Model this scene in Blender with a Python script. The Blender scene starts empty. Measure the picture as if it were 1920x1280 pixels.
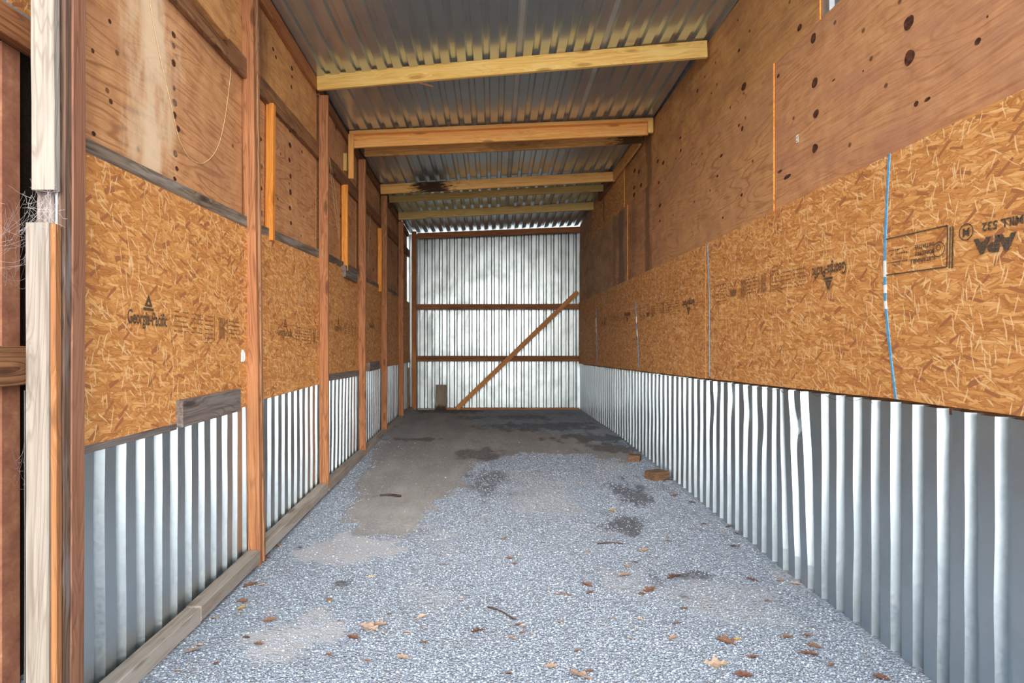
import bpy, bmesh, math, random
import numpy as np
from mathutils import Vector, Matrix, noise as mnoise

random.seed(7); rng = np.random.default_rng(11)
scene = bpy.context.scene
COL = scene.collection
F = 1127.0; CX = 925.0; CY = 655.0; EYE = 1.52          # focal length in pixels, vanishing point, eye height

def lin(c):
    c = c / 255.0
    return c / 12.92 if c <= .04045 else ((c + .055) / 1.055) ** 2.4
def rgb(r, g, b): return (lin(r), lin(g), lin(b), 1.0)
def interp(x, pts):
    if x <= pts[0][0]: return pts[0][1]
    for (a, va), (b, vb) in zip(pts, pts[1:]):
        if x <= b: return va + (vb - va) * (x - a) / (b - a)
    return pts[-1][1]
def Z(rel): return rel + EYE
# ---------------------------------------------------------------- measured shape of the shed
FLOOR = [(0, -1.53), (3, -1.52), (4.2, -1.50), (5.5, -1.435), (7.5, -1.335), (9.1, -1.265), (12.3, -1.215)]
ROOF_L = [(2, 2.76), (4.6, 2.68), (5.8, 2.63), (7.1, 2.565), (9.07, 2.475), (10.7, 2.44), (12.3, 2.375)]
ROOF_R = [(2, 2.85), (4.8, 2.79), (7.1, 2.735), (9.07, 2.68), (10.72, 2.63), (12.3, 2.525)]
def floor_z(y): return Z(interp(y, FLOOR))
def roof_l(y): return Z(interp(y, ROOF_L))
def roof_r(y): return Z(interp(y, ROOF_R))
def wall_rx(y): return 2.065 - .0262 * y
def roof_z(x, y):
    t = (x + 1.70) / (wall_rx(y) + 1.70)
    return roof_l(y) * (1 - t) + roof_r(y) * t
XL = -1.70
YB = 12.25
def at(px, py, y): return Vector(((px - CX) * y / F, y, Z((CY - py) * y / F)))
def on_ground(px, py):
    y = 3.0
    for _ in range(40):
        y = .5 * y + .5 * (EYE - floor_z(y)) * F / (py - CY)
    return Vector(((px - CX) * y / F, y, floor_z(y)))
def on_left(px, py, x=XL):
    y = x * F / (px - CX); return y, Z((CY - py) * y / F)
def on_right(px, py):
    y = 2.065 / ((px - CX) / F + .0262); return y, Z((CY - py) * y / F)

# ---------------------------------------------------------------- node helpers
class NT:
    def __init__(s, name):
        s.m = bpy.data.materials.new(name); s.m.use_nodes = True
        s.t = s.m.node_tree; s.t.nodes.clear()
        s.out = s.n('ShaderNodeOutputMaterial')
    def n(s, ty, ins=None, **kw):
        nd = s.t.nodes.new(ty)
        for k, v in kw.items(): setattr(nd, k, v)
        for k, v in (ins or {}).items(): s.set(nd.inputs[k], v)
        return nd
    def set(s, sock, v):
        if isinstance(v, bpy.types.NodeSocket): s.t.links.new(v, sock)
        elif isinstance(v, bpy.types.Node): s.t.links.new(v.outputs[0], sock)
        else: sock.default_value = v
    def math(s, op, a, b=0.0, c=0.0, clamp=False):
        nd = s.n('ShaderNodeMath', operation=op, use_clamp=clamp)
        s.set(nd.inputs[0], a); s.set(nd.inputs[1], b); s.set(nd.inputs[2], c)
        return nd.outputs[0]
    def vec(s, op, a, b=(0, 0, 0)):
        nd = s.n('ShaderNodeVectorMath', operation=op); s.set(nd.inputs[0], a); s.set(nd.inputs[1], b)
        return nd.outputs[0]
    def xyz(s, x=0.0, y=0.0, z=0.0):
        return s.n('ShaderNodeCombineXYZ', {0: x, 1: y, 2: z}).outputs[0]
    def sep(s, v):
        nd = s.n('ShaderNodeSeparateXYZ', {0: v}); return nd.outputs
    def ramp(s, f, stops, interp='LINEAR'):
        nd = s.n('ShaderNodeValToRGB', {0: f}); cr = nd.color_ramp; cr.interpolation = interp
        while len(cr.elements) < len(stops): cr.elements.new(.5)
        for e, (p, c) in zip(cr.elements, stops):
            e.position = p; e.color = c if len(c) == 4 else (*c, 1)
        return nd.outputs[0]
    def bw(s, f, a, b):                                   # smooth step from a to b
        nd = s.n('ShaderNodeMapRange', {0: f, 1: a, 2: b}, interpolation_type='SMOOTHSTEP'); return nd.outputs[0]
    def mix(s, f, a, b, mode='MIX'):
        nd = s.n('ShaderNodeMix', data_type='RGBA', blend_type=mode, clamp_factor=True)
        s.set(nd.inputs[0], f); s.set(nd.inputs[6], a); s.set(nd.inputs[7], b)
        return nd.outputs[2]
    def noise(s, v, scale=1.0, detail=4.0, rough=.5, dist=0.0, color=False):
        nd = s.n('ShaderNodeTexNoise', {'Vector': v, 'Scale': scale, 'Detail': detail, 'Roughness': rough, 'Distortion': dist})
        return nd.outputs[1 if color else 0]
    def voro(s, v, scale=1.0, rnd=1.0, feature='F1', dims='3D', metric='EUCLIDEAN'):
        nd = s.n('ShaderNodeTexVoronoi', feature=feature, voronoi_dimensions=dims)
        if feature != 'DISTANCE_TO_EDGE': nd.distance = metric
        s.set(nd.inputs['Vector'], v); nd.inputs['Scale'].default_value = scale; nd.inputs['Randomness'].default_value = rnd
        return nd.outputs
    def obj(s, kx=37.0, ky=19.0, kz=11.0):
        co = s.n('ShaderNodeTexCoord').outputs['Object']
        r = s.n('ShaderNodeObjectInfo').outputs['Random']
        return s.vec('ADD', co, s.xyz(s.math('MULTIPLY', r, kx), s.math('MULTIPLY', r, ky), s.math('MULTIPLY', r, kz))), co, r
    def finish(s, col, rough=.7, metal=0.0, bump=None, dist=.002, strength=1.0, spec=.3):
        b = s.n('ShaderNodeBsdfPrincipled')
        s.set(b.inputs['Base Color'], col); s.set(b.inputs['Roughness'], rough); s.set(b.inputs['Metallic'], metal)
        b.inputs['Specular IOR Level'].default_value = spec
        if bump is not None:
            bn = s.n('ShaderNodeBump', {'Height': bump, 'Distance': dist, 'Strength': strength})
            s.t.links.new(bn.outputs[0], b.inputs['Normal'])
        s.t.links.new(b.outputs[0], s.out.inputs[0]); return s.m

def wood(name, light, mid, dark, grey=None, grey_amt=0.0, knot=.5, lines=.5, rot=None, blotch=0.0, rot_col=rgb(30, 20, 14)):
    s = NT(name); v, co, r = s.obj()
    k = s.voro(s.vec('MULTIPLY', v, (2.6, 11, 11)), rnd=1.0)
    kd = k['Distance']; kr = s.sep(k['Color'])[0]
    keep = s.math('GREATER_THAN', kr, 1 - knot)
    kmask = s.math('MULTIPLY', s.bw(kd, .26, .10), keep)
    kwide = s.math('MULTIPLY', s.bw(kd, .62, .1), keep)
    warp = s.xyz(0.0, s.math('MULTIPLY', kwide, .035), s.math('MULTIPLY', kwide, .02))
    g = s.vec('ADD', v, warp)
    fine = s.noise(s.vec('MULTIPLY', g, (2.2, 70, 70)), 1.0, 5, .62)
    rings = s.noise(s.vec('MULTIPLY', g, (.55, 8, 8)), 1.0, 2, .45, .3)
    ln = s.math('ABSOLUTE', s.math('SINE', s.math('MULTIPLY', rings, 62)))
    ln = s.bw(ln, .62, .02)
    col = s.ramp(fine, [(.25, dark), (.5, mid), (.75, light)])
    col = s.mix(s.math('MULTIPLY', ln, lines), col, dark)
    tone = s.noise(s.vec('MULTIPLY', v, (1.3, 4, 4)), 1.0, 3)
    col = s.mix(s.bw(tone, .55, .75), col, s.mix(.5, col, light))
    if grey is not None:
        gm = s.noise(s.vec('MULTIPLY', v, (1.6, 14, 14)), 1.0, 5, .6)
        col = s.mix(s.math('MULTIPLY', s.bw(gm, .72 - .55 * grey_amt, .80 - .35 * grey_amt), .85), col, grey)
    if blotch:
        bm = s.noise(s.vec('MULTIPLY', v, (2.4, 9, 9)), 1.0, 5, .65)
        col = s.mix(s.math('MULTIPLY', s.bw(bm, .52, .68), blotch), col, rgb(52, 36, 26))
    if rot is not None:                                   # rotten stretches, (centre, half width) along the board
        nz = s.noise(s.vec('MULTIPLY', co, (9, 40, 40)), 1.0, 6, .7)
        for (x0, w, amt) in rot:
            d = s.math('DIVIDE', s.math('ABSOLUTE', s.math('SUBTRACT', s.sep(co)[0], x0)), w)
            m = s.bw(s.math('ADD', d, s.math('MULTIPLY', s.math('SUBTRACT', nz, .5), 2.6)), 1.0, .45)
            col = s.mix(s.math('MULTIPLY', m, amt), col, rot_col)
    col = s.mix(s.math('MULTIPLY', kmask, .8), col, s.mix(.35, dark, (.02, .01, .006, 1)))
    col = s.mix(s.math('MULTIPLY', s.math('SUBTRACT', r, .5), .5), col, dark)
    return s.finish(col, .72, bump=s.math('ADD', fine, s.math('MULTIPLY', ln, -.5)), dist=.0012, strength=.5, spec=.25)

def osb(name, sat=1.0):
    s = NT(name); v, co, r = s.obj()
    pal = [(0.0, rgb(168, 108, 58)), (.18, rgb(190, 126, 70)), (.5, rgb(212, 148, 84)), (.8, rgb(226, 168, 102)), (1.0, rgb(238, 192, 132))]
    wob = s.noise(v, 9.0, 3, .6, color=True)
    wv = s.vec('ADD', v, s.vec('MULTIPLY', s.vec('SUBTRACT', wob, (.5, .5, .5)), (.035, .035, 0)))
    base = s.noise(s.vec('MULTIPLY', wv, (18, 60, 1)), 1.0, 5, .6)
    col = s.ramp(base, [(.3, rgb(172, 110, 56)), (.5, rgb(204, 140, 76)), (.7, rgb(226, 168, 104))]); hgt = base
    layers = [(6, 6, 30, .25), (-30, 7, 32, .45), (40, 7, 30, .52), (-62, 8, 36, .62), (16, 10, 48, .50), (80, 10, 46, .68), (-12, 6, 26, .62), (-20, 13, 66, .60), (28, 14, 70, .62), (4, 9, 60, .55)]
    for i, (ang, sx, sy, th) in enumerate(layers):
        mp = s.n('ShaderNodeMapping', {'Vector': wv, 'Rotation': (0, 0, math.radians(ang)), 'Location': (i * 3.7, i * 5.3, 0)})
        vo = s.voro(s.vec('MULTIPLY', mp.outputs[0], (sx, sy, 0)), 1.0, .95, dims='2D')
        c = s.sep(vo['Color'])
        fib = s.noise(s.vec('MULTIPLY', mp.outputs[0], (11, 230, 1)), 1.0, 3, .65)
        tone = s.math('ADD', s.math('MULTIPLY', c[0], .75), s.math('MULTIPLY', s.math('SUBTRACT', fib, .40), 1.15), clamp=True)
        cc = s.ramp(tone, pal)
        h = s.math('ADD', s.math('MULTIPLY', c[2], .6), s.math('MULTIPLY', vo['Distance'], -.5))
        m = s.math('MULTIPLY', s.math('GREATER_THAN', c[1], th), s.bw(vo['Distance'], .62, .54))
        rim_shade = s.math('MULTIPLY', s.bw(vo['Distance'], .38, .58), .55)  # thin shadow along each flake edge, mixed into the colour
        col = s.mix(m, col, s.mix(rim_shade, cc, rgb(146, 88, 42)))
        hgt = s.math('ADD', s.math('MULTIPLY', hgt, s.math('SUBTRACT', 1.0, m)), s.math('MULTIPLY', h, m))
    for ang, sc, th, lim in ((-24, (8, 24, 0), .972, .30), (18, (10, 50, 0), .955, .38), (-38, (9, 46, 0), .96, .38)):   # red-brown bark flakes
        mp = s.n('ShaderNodeMapping', {'Vector': v, 'Rotation': (0, 0, math.radians(ang)), 'Location': (9, 2 + ang, 0)})
        vo = s.voro(s.vec('MULTIPLY', mp.outputs[0], sc), 1.0, .8, dims='2D', metric='CHEBYCHEV'); c = s.sep(vo['Color'])
        fib = s.noise(s.vec('MULTIPLY', mp.outputs[0], (12, 260, 1)), 1.0, 2, .6)
        col = s.mix(s.math('MULTIPLY', s.math('GREATER_THAN', c[1], th), s.math('LESS_THAN', vo['Distance'], lim)), col, s.mix(fib, rgb(150, 92, 56), rgb(178, 118, 74)))
    for ang, th in ((80, .945), (108, .955), (35, .96)):      # thin pale slivers
        mp = s.n('ShaderNodeMapping', {'Vector': wv, 'Rotation': (0, 0, math.radians(ang)), 'Location': (ang, 2, 0)})
        vo = s.voro(s.vec('MULTIPLY', mp.outputs[0], (11, 120, 0)), 1.0, 1.0, dims='2D'); c = s.sep(vo['Color'])
        col = s.mix(s.math('MULTIPLY', s.math('MULTIPLY', s.math('GREATER_THAN', c[1], th), s.bw(vo['Distance'], .5, .3)), .75), col, rgb(242, 204, 150))
    big = s.noise(v, 1.3, 3, .55)
    col = s.mix(s.bw(big, .5, .75), col, s.mix(.22, col, rgb(170, 108, 58)))
    return s.finish(col, .6, bump=hgt, dist=.0018, strength=.6, spec=.35)

def ply(name, light, mid, dark, lines=.5, blotch=.3, blotch_col=rgb(112, 74, 62), stains=(), pale=()):
    s = NT(name); v, co, r = s.obj()
    w = s.noise(s.vec('MULTIPLY', v, (1.2, 3, 1)), 1.0, 3, .5, color=True)
    g = s.vec('ADD', v, s.vec('MULTIPLY', s.vec('SUBTRACT', w, (.5, .5, .5)), (.2, .10, 0)))
    rings = s.noise(s.vec('MULTIPLY', g, (.55, 3.4, 1)), 1.0, 2, .5, .2)
    ln = s.bw(s.math('ABSOLUTE', s.math('SINE', s.math('MULTIPLY', rings, 52))), .50, .02)
    lmod = s.bw(s.noise(v, 2.3, 3), .34, .56)
    fine = s.noise(s.vec('MULTIPLY', g, (3.5, 90, 1)), 1.0, 4, .65)
    mott = s.noise(v, 9.0, 5, .62)
    col = s.ramp(s.math('ADD', s.math('MULTIPLY', fine, .55), s.math('MULTIPLY', mott, .45)), [(.30, dark), (.5, mid), (.70, light)])
    col = s.mix(s.math('MULTIPLY', s.math('MULTIPLY', ln, lmod), lines), col, dark)
    bm = s.noise(s.vec('MULTIPLY', v, (1.6, 3.0, 1)), 1.0, 5, .6)
    col = s.mix(s.math('MULTIPLY', s.bw(bm, .42, .66), blotch), col, blotch_col)
    kn = s.voro(s.vec('MULTIPLY', v, (4.5, 5.2, 0)), 1.0, 1.0, dims='2D'); kc = s.sep(kn['Color'])
    col = s.mix(s.math('MULTIPLY', s.math('GREATER_THAN', kc[1], .88), s.math('MULTIPLY', s.bw(kn['Distance'], .085, .045), .75)), col, rgb(66, 38, 24))
    nz = s.noise(s.vec('MULTIPLY', v, (7, 2.2, 1)), 1.0, 6, .65)
    for (x0, hw, amt, c) in stains:
        d = s.math('DIVIDE', s.math('ABSOLUTE', s.math('SUBTRACT', s.sep(co)[0], x0)), hw)
        m = s.bw(s.math('ADD', d, s.math('MULTIPLY', s.math('SUBTRACT', nz, .5), 3.0)), 1.15, .15)
        col = s.mix(s.math('MULTIPLY', m, amt), col, c)
    scuff = s.noise(s.vec('MULTIPLY', v, (26, 9, 1)), 1.0, 5, .7)
    col = s.mix(s.math('MULTIPLY', s.bw(scuff, .66, .78), .35), col, rgb(226, 196, 160))
    return s.finish(col, .62, bump=fine, dist=.0008, strength=.4, spec=.3)

def galv(name, tint=(.62, .655, .69), rough=.30, streak=.35, dull=0.0, sg=1.0, bmp=.25):
    s = NT(name); v, co, r = s.obj(3, 5, 7)
    sp = s.sep(s.voro(v, 85.0)['Color'])[0]
    big = s.noise(s.vec('MULTIPLY', v, (3, 3, 1.2)), 1.0, 6, .62)
    a = (*tint, 1); b = (*[x * .72 for x in tint], 1)
    col = s.mix(s.math('MULTIPLY', s.bw(big, .42, .72), streak), a, b)
    col = s.mix(s.math('MULTIPLY', sp, .14 * sg), col, (.8, .84, .88, 1))
    ro = s.math('ADD', rough, s.math('ADD', s.math('MULTIPLY', sp, .12 * sg), s.math('MULTIPLY', big, .12)))
    return s.finish(col, ro, 1.0 - dull, bump=s.noise(v, 5.0, 3) if bmp else None, dist=.006, strength=bmp)

def plain(name, c, rough=.8, var=.25, scale=30.0, metal=0.0):
    s = NT(name); v, co, r = s.obj()
    n = s.noise(v, scale, 5, .6)
    col = s.mix(s.bw(n, .35, .7), tuple(x * (1 - var) for x in c[:3]) + (1,), tuple(min(1, x * (1 + var)) for x in c[:3]) + (1,))
    return s.finish(col, rough, metal, bump=n, dist=.001, strength=.4)

M = {}
M['stud'] = wood('stud_wood', rgb(192, 136, 94), rgb(166, 110, 72), rgb(112, 70, 45), knot=.35, lines=.55)
M['stud_dark'] = wood('dark_stud_wood', rgb(190, 140, 100), rgb(158, 112, 78), rgb(92, 64, 48), knot=.4, lines=.7, grey=rgb(136, 118, 106), grey_amt=.15)
M['front_stud'] = wood('front_stud_wood', rgb(168, 122, 96), rgb(146, 100, 77), rgb(98, 66, 50), knot=.4, lines=.5)
M['front_stud_dark'] = wood('front_stud_dark_wood', rgb(132, 104, 86), rgb(104, 80, 66), rgb(60, 46, 38), knot=.4, lines=.7, grey=rgb(120, 112, 108), grey_amt=.3)
M['strip'] = wood('orange_strip_wood', rgb(176, 124, 80), rgb(152, 102, 64), rgb(118, 78, 48))
M['short'] = wood('short_stud_wood', rgb(242, 172, 84), rgb(226, 146, 62), rgb(176, 100, 40), knot=.2, lines=.25)
M['yellow'] = wood('yellow_pine', rgb(250, 218, 142), rgb(240, 198, 112), rgb(210, 154, 78), knot=.4, lines=.3)
M['orange'] = wood('orange_pine', rgb(252, 202, 130), rgb(244, 180, 102), rgb(212, 138, 70), knot=.35, lines=.3)
M['olive'] = wood('olive_pine', rgb(232, 204, 136), rgb(214, 182, 112), rgb(178, 144, 84), knot=.45, lines=.3)
M['warped'] = wood('warped_pine', rgb(246, 198, 128), rgb(230, 174, 104), rgb(184, 124, 68), knot=.4, lines=.4, blotch=.2, rot=[(3.35, .3, .9), (1.9, .5, .35)])
M['rotten'] = wood('rot_stained_pine', rgb(250, 206, 134), rgb(240, 184, 108), rgb(204, 142, 76), knot=.3, lines=.3, rot=[(.78, .36, .96)])
M['header'] = wood('header_wood', rgb(196, 136, 86), rgb(172, 110, 66), rgb(116, 72, 44), knot=.4, lines=.4, blotch=.3)
M['girt'] = wood('girt_wood', rgb(172, 126, 86), rgb(140, 98, 66), rgb(84, 58, 42), knot=.4, lines=.5, blotch=.5)
M['backgirt'] = wood('back_girt_wood', rgb(178, 124, 84), rgb(148, 98, 64), rgb(82, 52, 36), knot=.4, lines=.4, blotch=.35)
M['plate'] = wood('plate_wood', rgb(176, 164, 152), rgb(150, 138, 126), rgb(106, 94, 84), grey=rgb(166, 160, 152), grey_amt=.6, knot=.3, lines=.4)
M['pale'] = wood('pale_weathered_wood', rgb(166, 158, 148), rgb(150, 141, 130), rgb(112, 101, 90), grey=rgb(148, 145, 141), grey_amt=.3, knot=.25, lines=.45)
M['greyboard'] = wood('grey_weathered_wood', rgb(150, 140, 132), rgb(120, 108, 102), rgb(74, 62, 58), grey=rgb(132, 126, 122), grey_amt=.45, knot=.4, lines=.5)
M['ledger'] = wood('grey_ledger_wood', rgb(150, 134, 116), rgb(118, 102, 88), rgb(66, 54, 46), grey=rgb(148, 142, 134), grey_amt=.4, knot=.4, lines=.5)
M['brace'] = wood('brace_wood', rgb(222, 164, 104), rgb(196, 136, 82), rgb(146, 92, 52), knot=.2, lines=.3)
M['block'] = wood('old_block_wood', rgb(146, 116, 86), rgb(116, 88, 64), rgb(70, 52, 38), knot=.3, lines=.5)
M['plank'] = wood('standing_plank_wood', rgb(162, 146, 126), rgb(136, 120, 104), rgb(88, 76, 66), knot=.2, lines=.3, rot=[(0.0, .14, .9)])
M['osb'] = osb('osb_flakes')
M['osb_edge'] = plain('osb_raw_edge', rgb(214, 140, 76), .8, .3, 90)
M['ink'] = plain('stamp_ink', rgb(92, 76, 62), .7, .45, 120)
M['ink_faint'] = plain('faded_stamp_ink', rgb(134, 98, 64), .7, .25, 200)
M['knot'] = plain('plywood_knot', rgb(84, 50, 36), .7, .55, 45)
M['knot_grey'] = plain('faded_knot', rgb(126, 98, 82), .7, .4, 60)
M['blue'] = plain('blue_paint', rgb(96, 158, 196), .6, .2, 60)
M['white'] = plain('white_paint', rgb(240, 242, 244), .6, .05, 60)
M['paper'] = plain('paper_label', rgb(232, 226, 214), .7, .06, 60)
M['twine'] = plain('pale_twine', rgb(222, 196, 150), .8, .15, 60)
M['wire'] = plain('dull_wire', rgb(120, 116, 110), .5, .2, 60, .8)
M['web'] = plain('web_silk', rgb(196, 192, 190), .7, .1, 60)
M['flash'] = galv('flashing_metal', (.62, .66, .70), .4, .4)
M['galv_wall'] = galv('galvanised_wall', (.54, .61, .645), .27, .35, sg=.6)
M['galv_back'] = galv('galvanised_back', (.46, .50, .50), .28, .9, sg=.6)
M['galv_roof'] = galv('galvanised_roof', (.56, .62, .63), .17, .4, dull=.22, sg=.15, bmp=0)
plyL = (rgb(216, 166, 120), rgb(196, 142, 96), rgb(146, 98, 64))
M['plyL'] = ply('plywood_left', *plyL, lines=.75, blotch=.35, blotch_col=rgb(166, 116, 88))
M['plyL_pale'] = ply('plywood_left_bleached', *plyL, lines=.75, blotch=.35, blotch_col=rgb(166, 116, 88), stains=[(.66, .26, .5, rgb(236, 212, 178)), (.70, .12, .35, rgb(240, 220, 190))])
M['plyUp'] = ply('plywood_left_upper', rgb(224, 174, 116), rgb(204, 150, 94), rgb(156, 106, 64), lines=.4, blotch=.25)
M['plyUp_wet'] = ply('plywood_left_upper_stained', rgb(224, 174, 116), rgb(204, 150, 94), rgb(156, 106, 64), lines=.4, blotch=.25, stains=[(.18, .3, .75, rgb(112, 78, 56))])
M['plyLd'] = ply('plywood_left_dark', rgb(214, 166, 122), rgb(194, 144, 102), rgb(148, 104, 70), lines=.5, blotch=.4)
plyR = (rgb(212, 162, 116), rgb(194, 140, 96), rgb(150, 100, 66))
M['plyR'] = ply('plywood_right', *plyR, lines=.45, blotch=.60, blotch_col=rgb(168, 118, 94))
M['plyRm'] = ply('plywood_right_middle', rgb(212, 162, 112), rgb(194, 142, 94), rgb(150, 104, 66), lines=.7, blotch=.5, blotch_col=rgb(172, 126, 92))
M['plyRt'] = ply('plywood_right_top', rgb(216, 166, 110), rgb(198, 146, 90), rgb(154, 106, 64), lines=.35, blotch=.35)

# ---------------------------------------------------------------- object helpers
def tag(o, label=None, cat=None, group=None, kind=None):
    if label: o['label'] = label
    if cat: o['category'] = cat
    if group: o['group'] = group
    if kind: o['kind'] = kind
    return o
def mesh_obj(name, verts, faces, mats, fmat=None, parent=None, mw=None, smooth=False):
    me = bpy.data.meshes.new(name); me.from_pydata([tuple(v) for v in verts], [], faces)
    for m in (mats if isinstance(mats, (list, tuple)) else [mats]): me.materials.append(m)
    if fmat is not None: me.polygons.foreach_set('material_index', fmat)
    if smooth: me.polygons.foreach_set('use_smooth', [True] * len(me.polygons))
    me.update()
    o = bpy.data.objects.new(name, me); COL.objects.link(o)
    if mw is not None: o.matrix_world = mw
    if parent is not None: o.parent = parent
    return o

def board(name, a, b, w, t, wdir, mat, label=None, cat='board', group=None, parent=None, bow=0.0, bow_t=0.0, kind=None, seg=14, wob=.0012, taper=None, end_mat=None):
    """a squared timber from a to b: w wide along wdir, t thick across; its own X runs along the grain"""
    a, b = Vector(a), Vector(b); L = (b - a).length; x = (b - a) / L
    y = Vector(wdir); y = (y - x * y.dot(x)).normalized(); z = x.cross(y)
    c = min(.004, w * .12, t * .12); hw, ht = w / 2, t / 2
    prof = [(-hw + c, -ht), (hw - c, -ht), (hw, -ht + c), (hw, ht - c), (hw - c, ht), (-hw + c, ht), (-hw, ht - c), (-hw, -ht + c)]
    verts, faces = [], []; ph = random.random() * 50
    for i in range(seg + 1):
        u = i / seg; k = 4 * u * (1 - u)
        n1 = mnoise.noise((u * L * 1.3, ph, 0)); n2 = mnoise.noise((u * L * 1.3, ph, 9))
        sc = 1.0 if taper is None else 1 + (taper - 1) * u
        for (py, pz) in prof:
            e = wob * mnoise.noise((u * L * 6, py * 40 + ph, pz * 40))
            verts.append((u * L, py * sc + bow * k + n1 * wob * 2 + e, pz + bow_t * k + n2 * wob * 2 + e))
    for i in range(seg):
        for j in range(8):
            p, q = i * 8 + j, i * 8 + (j + 1) % 8
            faces.append((p, q, q + 8, p + 8))
    faces.append(tuple(reversed(range(8)))); faces.append(tuple(range(seg * 8, seg * 8 + 8)))
    mw = Matrix((x, y, z)).transposed().to_4x4(); mw.translation = a
    fm = [0] * len(faces); mats = [mat]
    if end_mat: mats.append(end_mat); fm[-1] = fm[-2] = 1
    o = mesh_obj(name, verts, faces, mats, fm, parent, mw)
    return tag(o, label, cat if label else None, group, kind)

# wall frames: origin, along, normal (towards the room)
def frame_left(y0, z0, x=XL): return Matrix(((0, 0, 1, x), (1, 0, 0, y0), (0, 1, 0, z0), (0, 0, 0, 1)))
RA = math.hypot(1, .0262); RU = Vector((.0262, -1, 0)) / RA; RN = Vector((-1, -.0262, 0)) / RA
def frame_right(y0, z0, off=0.0):
    o = Vector((wall_rx(y0), y0, z0)) + RN * off
    return Matrix(((RU.x, 0, RN.x, o.x), (RU.y, 0, RN.y, o.y), (0, 1, 0, o.z), (0, 0, 0, 1)))
def frame_back(x0, z0, y=YB): return Matrix(((1, 0, 0, x0), (0, 0, -1, y), (0, 1, 0, z0), (0, 0, 0, 1)))

def sheet(name, mw, top, bottom, L, th, mats, label, cat, group=None, knots=(), edge=None, parent=None, warp=.003):
    """a rigid sheet, face at local z=0 and th thick behind; top(x) / bottom(x) give its local outline; knots are (x, y, rx, ry, slot)"""
    n = max(6, int(L / .15)); verts, faces, fm = [], [], []; ph = random.random() * 90
    for i in range(n + 1):
        x = L * i / n; t, b = top(x), bottom(x); dz = warp * mnoise.noise((x * 1.5, ph, 0))
        verts += [(x, b, dz), (x, t, dz), (x, t, dz - th), (x, b, dz - th)]
    for i in range(n):
        p = i * 4
        faces += [(p, p + 4, p + 5, p + 1), (p + 1, p + 5, p + 6, p + 2), (p + 2, p + 6, p + 7, p + 3), (p + 3, p + 7, p + 4, p)]
        fm += [0, 1, 0, 1]
    faces += [(0, 1, 2, 3), (n * 4 + 3, n * 4 + 2, n * 4 + 1, n * 4)]; fm += [1, 1]
    for (kx, ky, rx, ry, slot) in knots:
        q = random.uniform(.65, 1.12); rx *= q; ry *= q * random.uniform(.85, 1.15)
        c0 = len(verts); m = 14; ph2 = random.random() * 9
        for j in range(m):
            a = 2 * math.pi * j / m; rr = 1 + .18 * mnoise.noise((math.cos(a) * 1.5, math.sin(a) * 1.5, ph2))
            x = kx + rx * rr * math.cos(a); y = ky + ry * rr * math.sin(a)
            dz = warp * mnoise.noise((x * 1.5, ph, 0))
            verts.append((x, y, dz + .0012 + abs(warp) * .15))
        faces.append(tuple(range(c0, c0 + m))); fm.append(slot)
    ms = [mats, edge or M['osb_edge'], M['knot'], M['knot_grey']]
    o = mesh_obj(name, verts, faces, ms, fm, parent, mw)
    return tag(o, label, cat, group)

# ---------------------------------------------------------------- writing on the sheets
def text_mesh(bm, s, size, x, y, rot=0.0, sx=1.0, bold=0.0, z=.0022, mi=0):
    cu = bpy.data.curves.new('t', 'FONT'); cu.body = s; cu.size = size; cu.align_x = 'CENTER'; cu.align_y = 'CENTER'; cu.offset = bold; cu.resolution_u = 3
    ob = bpy.data.objects.new('t', cu); COL.objects.link(ob)
    dg = bpy.context.evaluated_depsgraph_get(); me = bpy.data.meshes.new_from_object(ob.evaluated_get(dg))
    me.transform(Matrix.Translation((x, y, z)) @ Matrix.Rotation(rot, 4, 'Z') @ Matrix.Diagonal((sx, 1, 1, 1)))
    n0 = len(bm.faces); bm.from_mesh(me); bm.faces.ensure_lookup_table()
    for f in bm.faces[n0:]: f.material_index = mi
    bpy.data.objects.remove(ob); bpy.data.curves.remove(cu); bpy.data.meshes.remove(me)
def poly(bm, pts, z=.0022, mi=0):
    f = bm.faces.new([bm.verts.new((p[0], p[1], z)) for p in pts]); f.material_index = mi
def bar(bm, x, y, w, h, rot=0.0, z=.0022, mi=0, cx=None, cy=None):
    c, s = math.cos(rot), math.sin(rot); P = []
    for (dx, dy) in ((-w / 2, -h / 2), (w / 2, -h / 2), (w / 2, h / 2), (-w / 2, h / 2)):
        P.append((x + dx * c - dy * s, y + dx * s + dy * c))
    poly(bm, P, z, mi)
def ring(bm, x, y, r, w, z=.0022, mi=0, m=20):
    for j in range(m):
        a, b = 2 * math.pi * j / m, 2 * math.pi * (j + 1) / m
        poly(bm, [(x + (r - w) * math.cos(a), y + (r - w) * math.sin(a)), (x + r * math.cos(a), y + r * math.sin(a)),
                  (x + r * math.cos(b), y + r * math.sin(b)), (x + (r - w) * math.cos(b), y + (r - w) * math.sin(b))], z, mi)
def tiny_print(bm, x, y, w, rows, pitch, h, rnd, mi=1):
    """worn fine print that nobody can read any more: broken dashes in rows"""
    for k in range(rows):
        cx = x; yy = y - k * pitch
        while cx < x + w:
            l = rnd.uniform(.004, .014)
            if rnd.random() < .8: bar(bm, cx + l / 2, yy + rnd.uniform(-.0008, .0008), l, h * rnd.uniform(.7, 1.1), mi=mi)
            cx += l + rnd.uniform(.002, .005)
def stamp(parent, mw, builds):
    for name, build, label in builds:
        bm = bmesh.new(); build(bm)
        me = bpy.data.meshes.new(name); bm.to_mesh(me); bm.free()
        me.materials.append(M['ink']); me.materials.append(M['ink_faint'])
        o = bpy.data.objects.new(name, me); COL.objects.link(o); o.parent = parent
        o.matrix_parent_inverse = Matrix.Identity(4); o.matrix_local = mw
        o['label'] = label
        if name == 'fine_print': o['kind'] = 'stuff'
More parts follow.
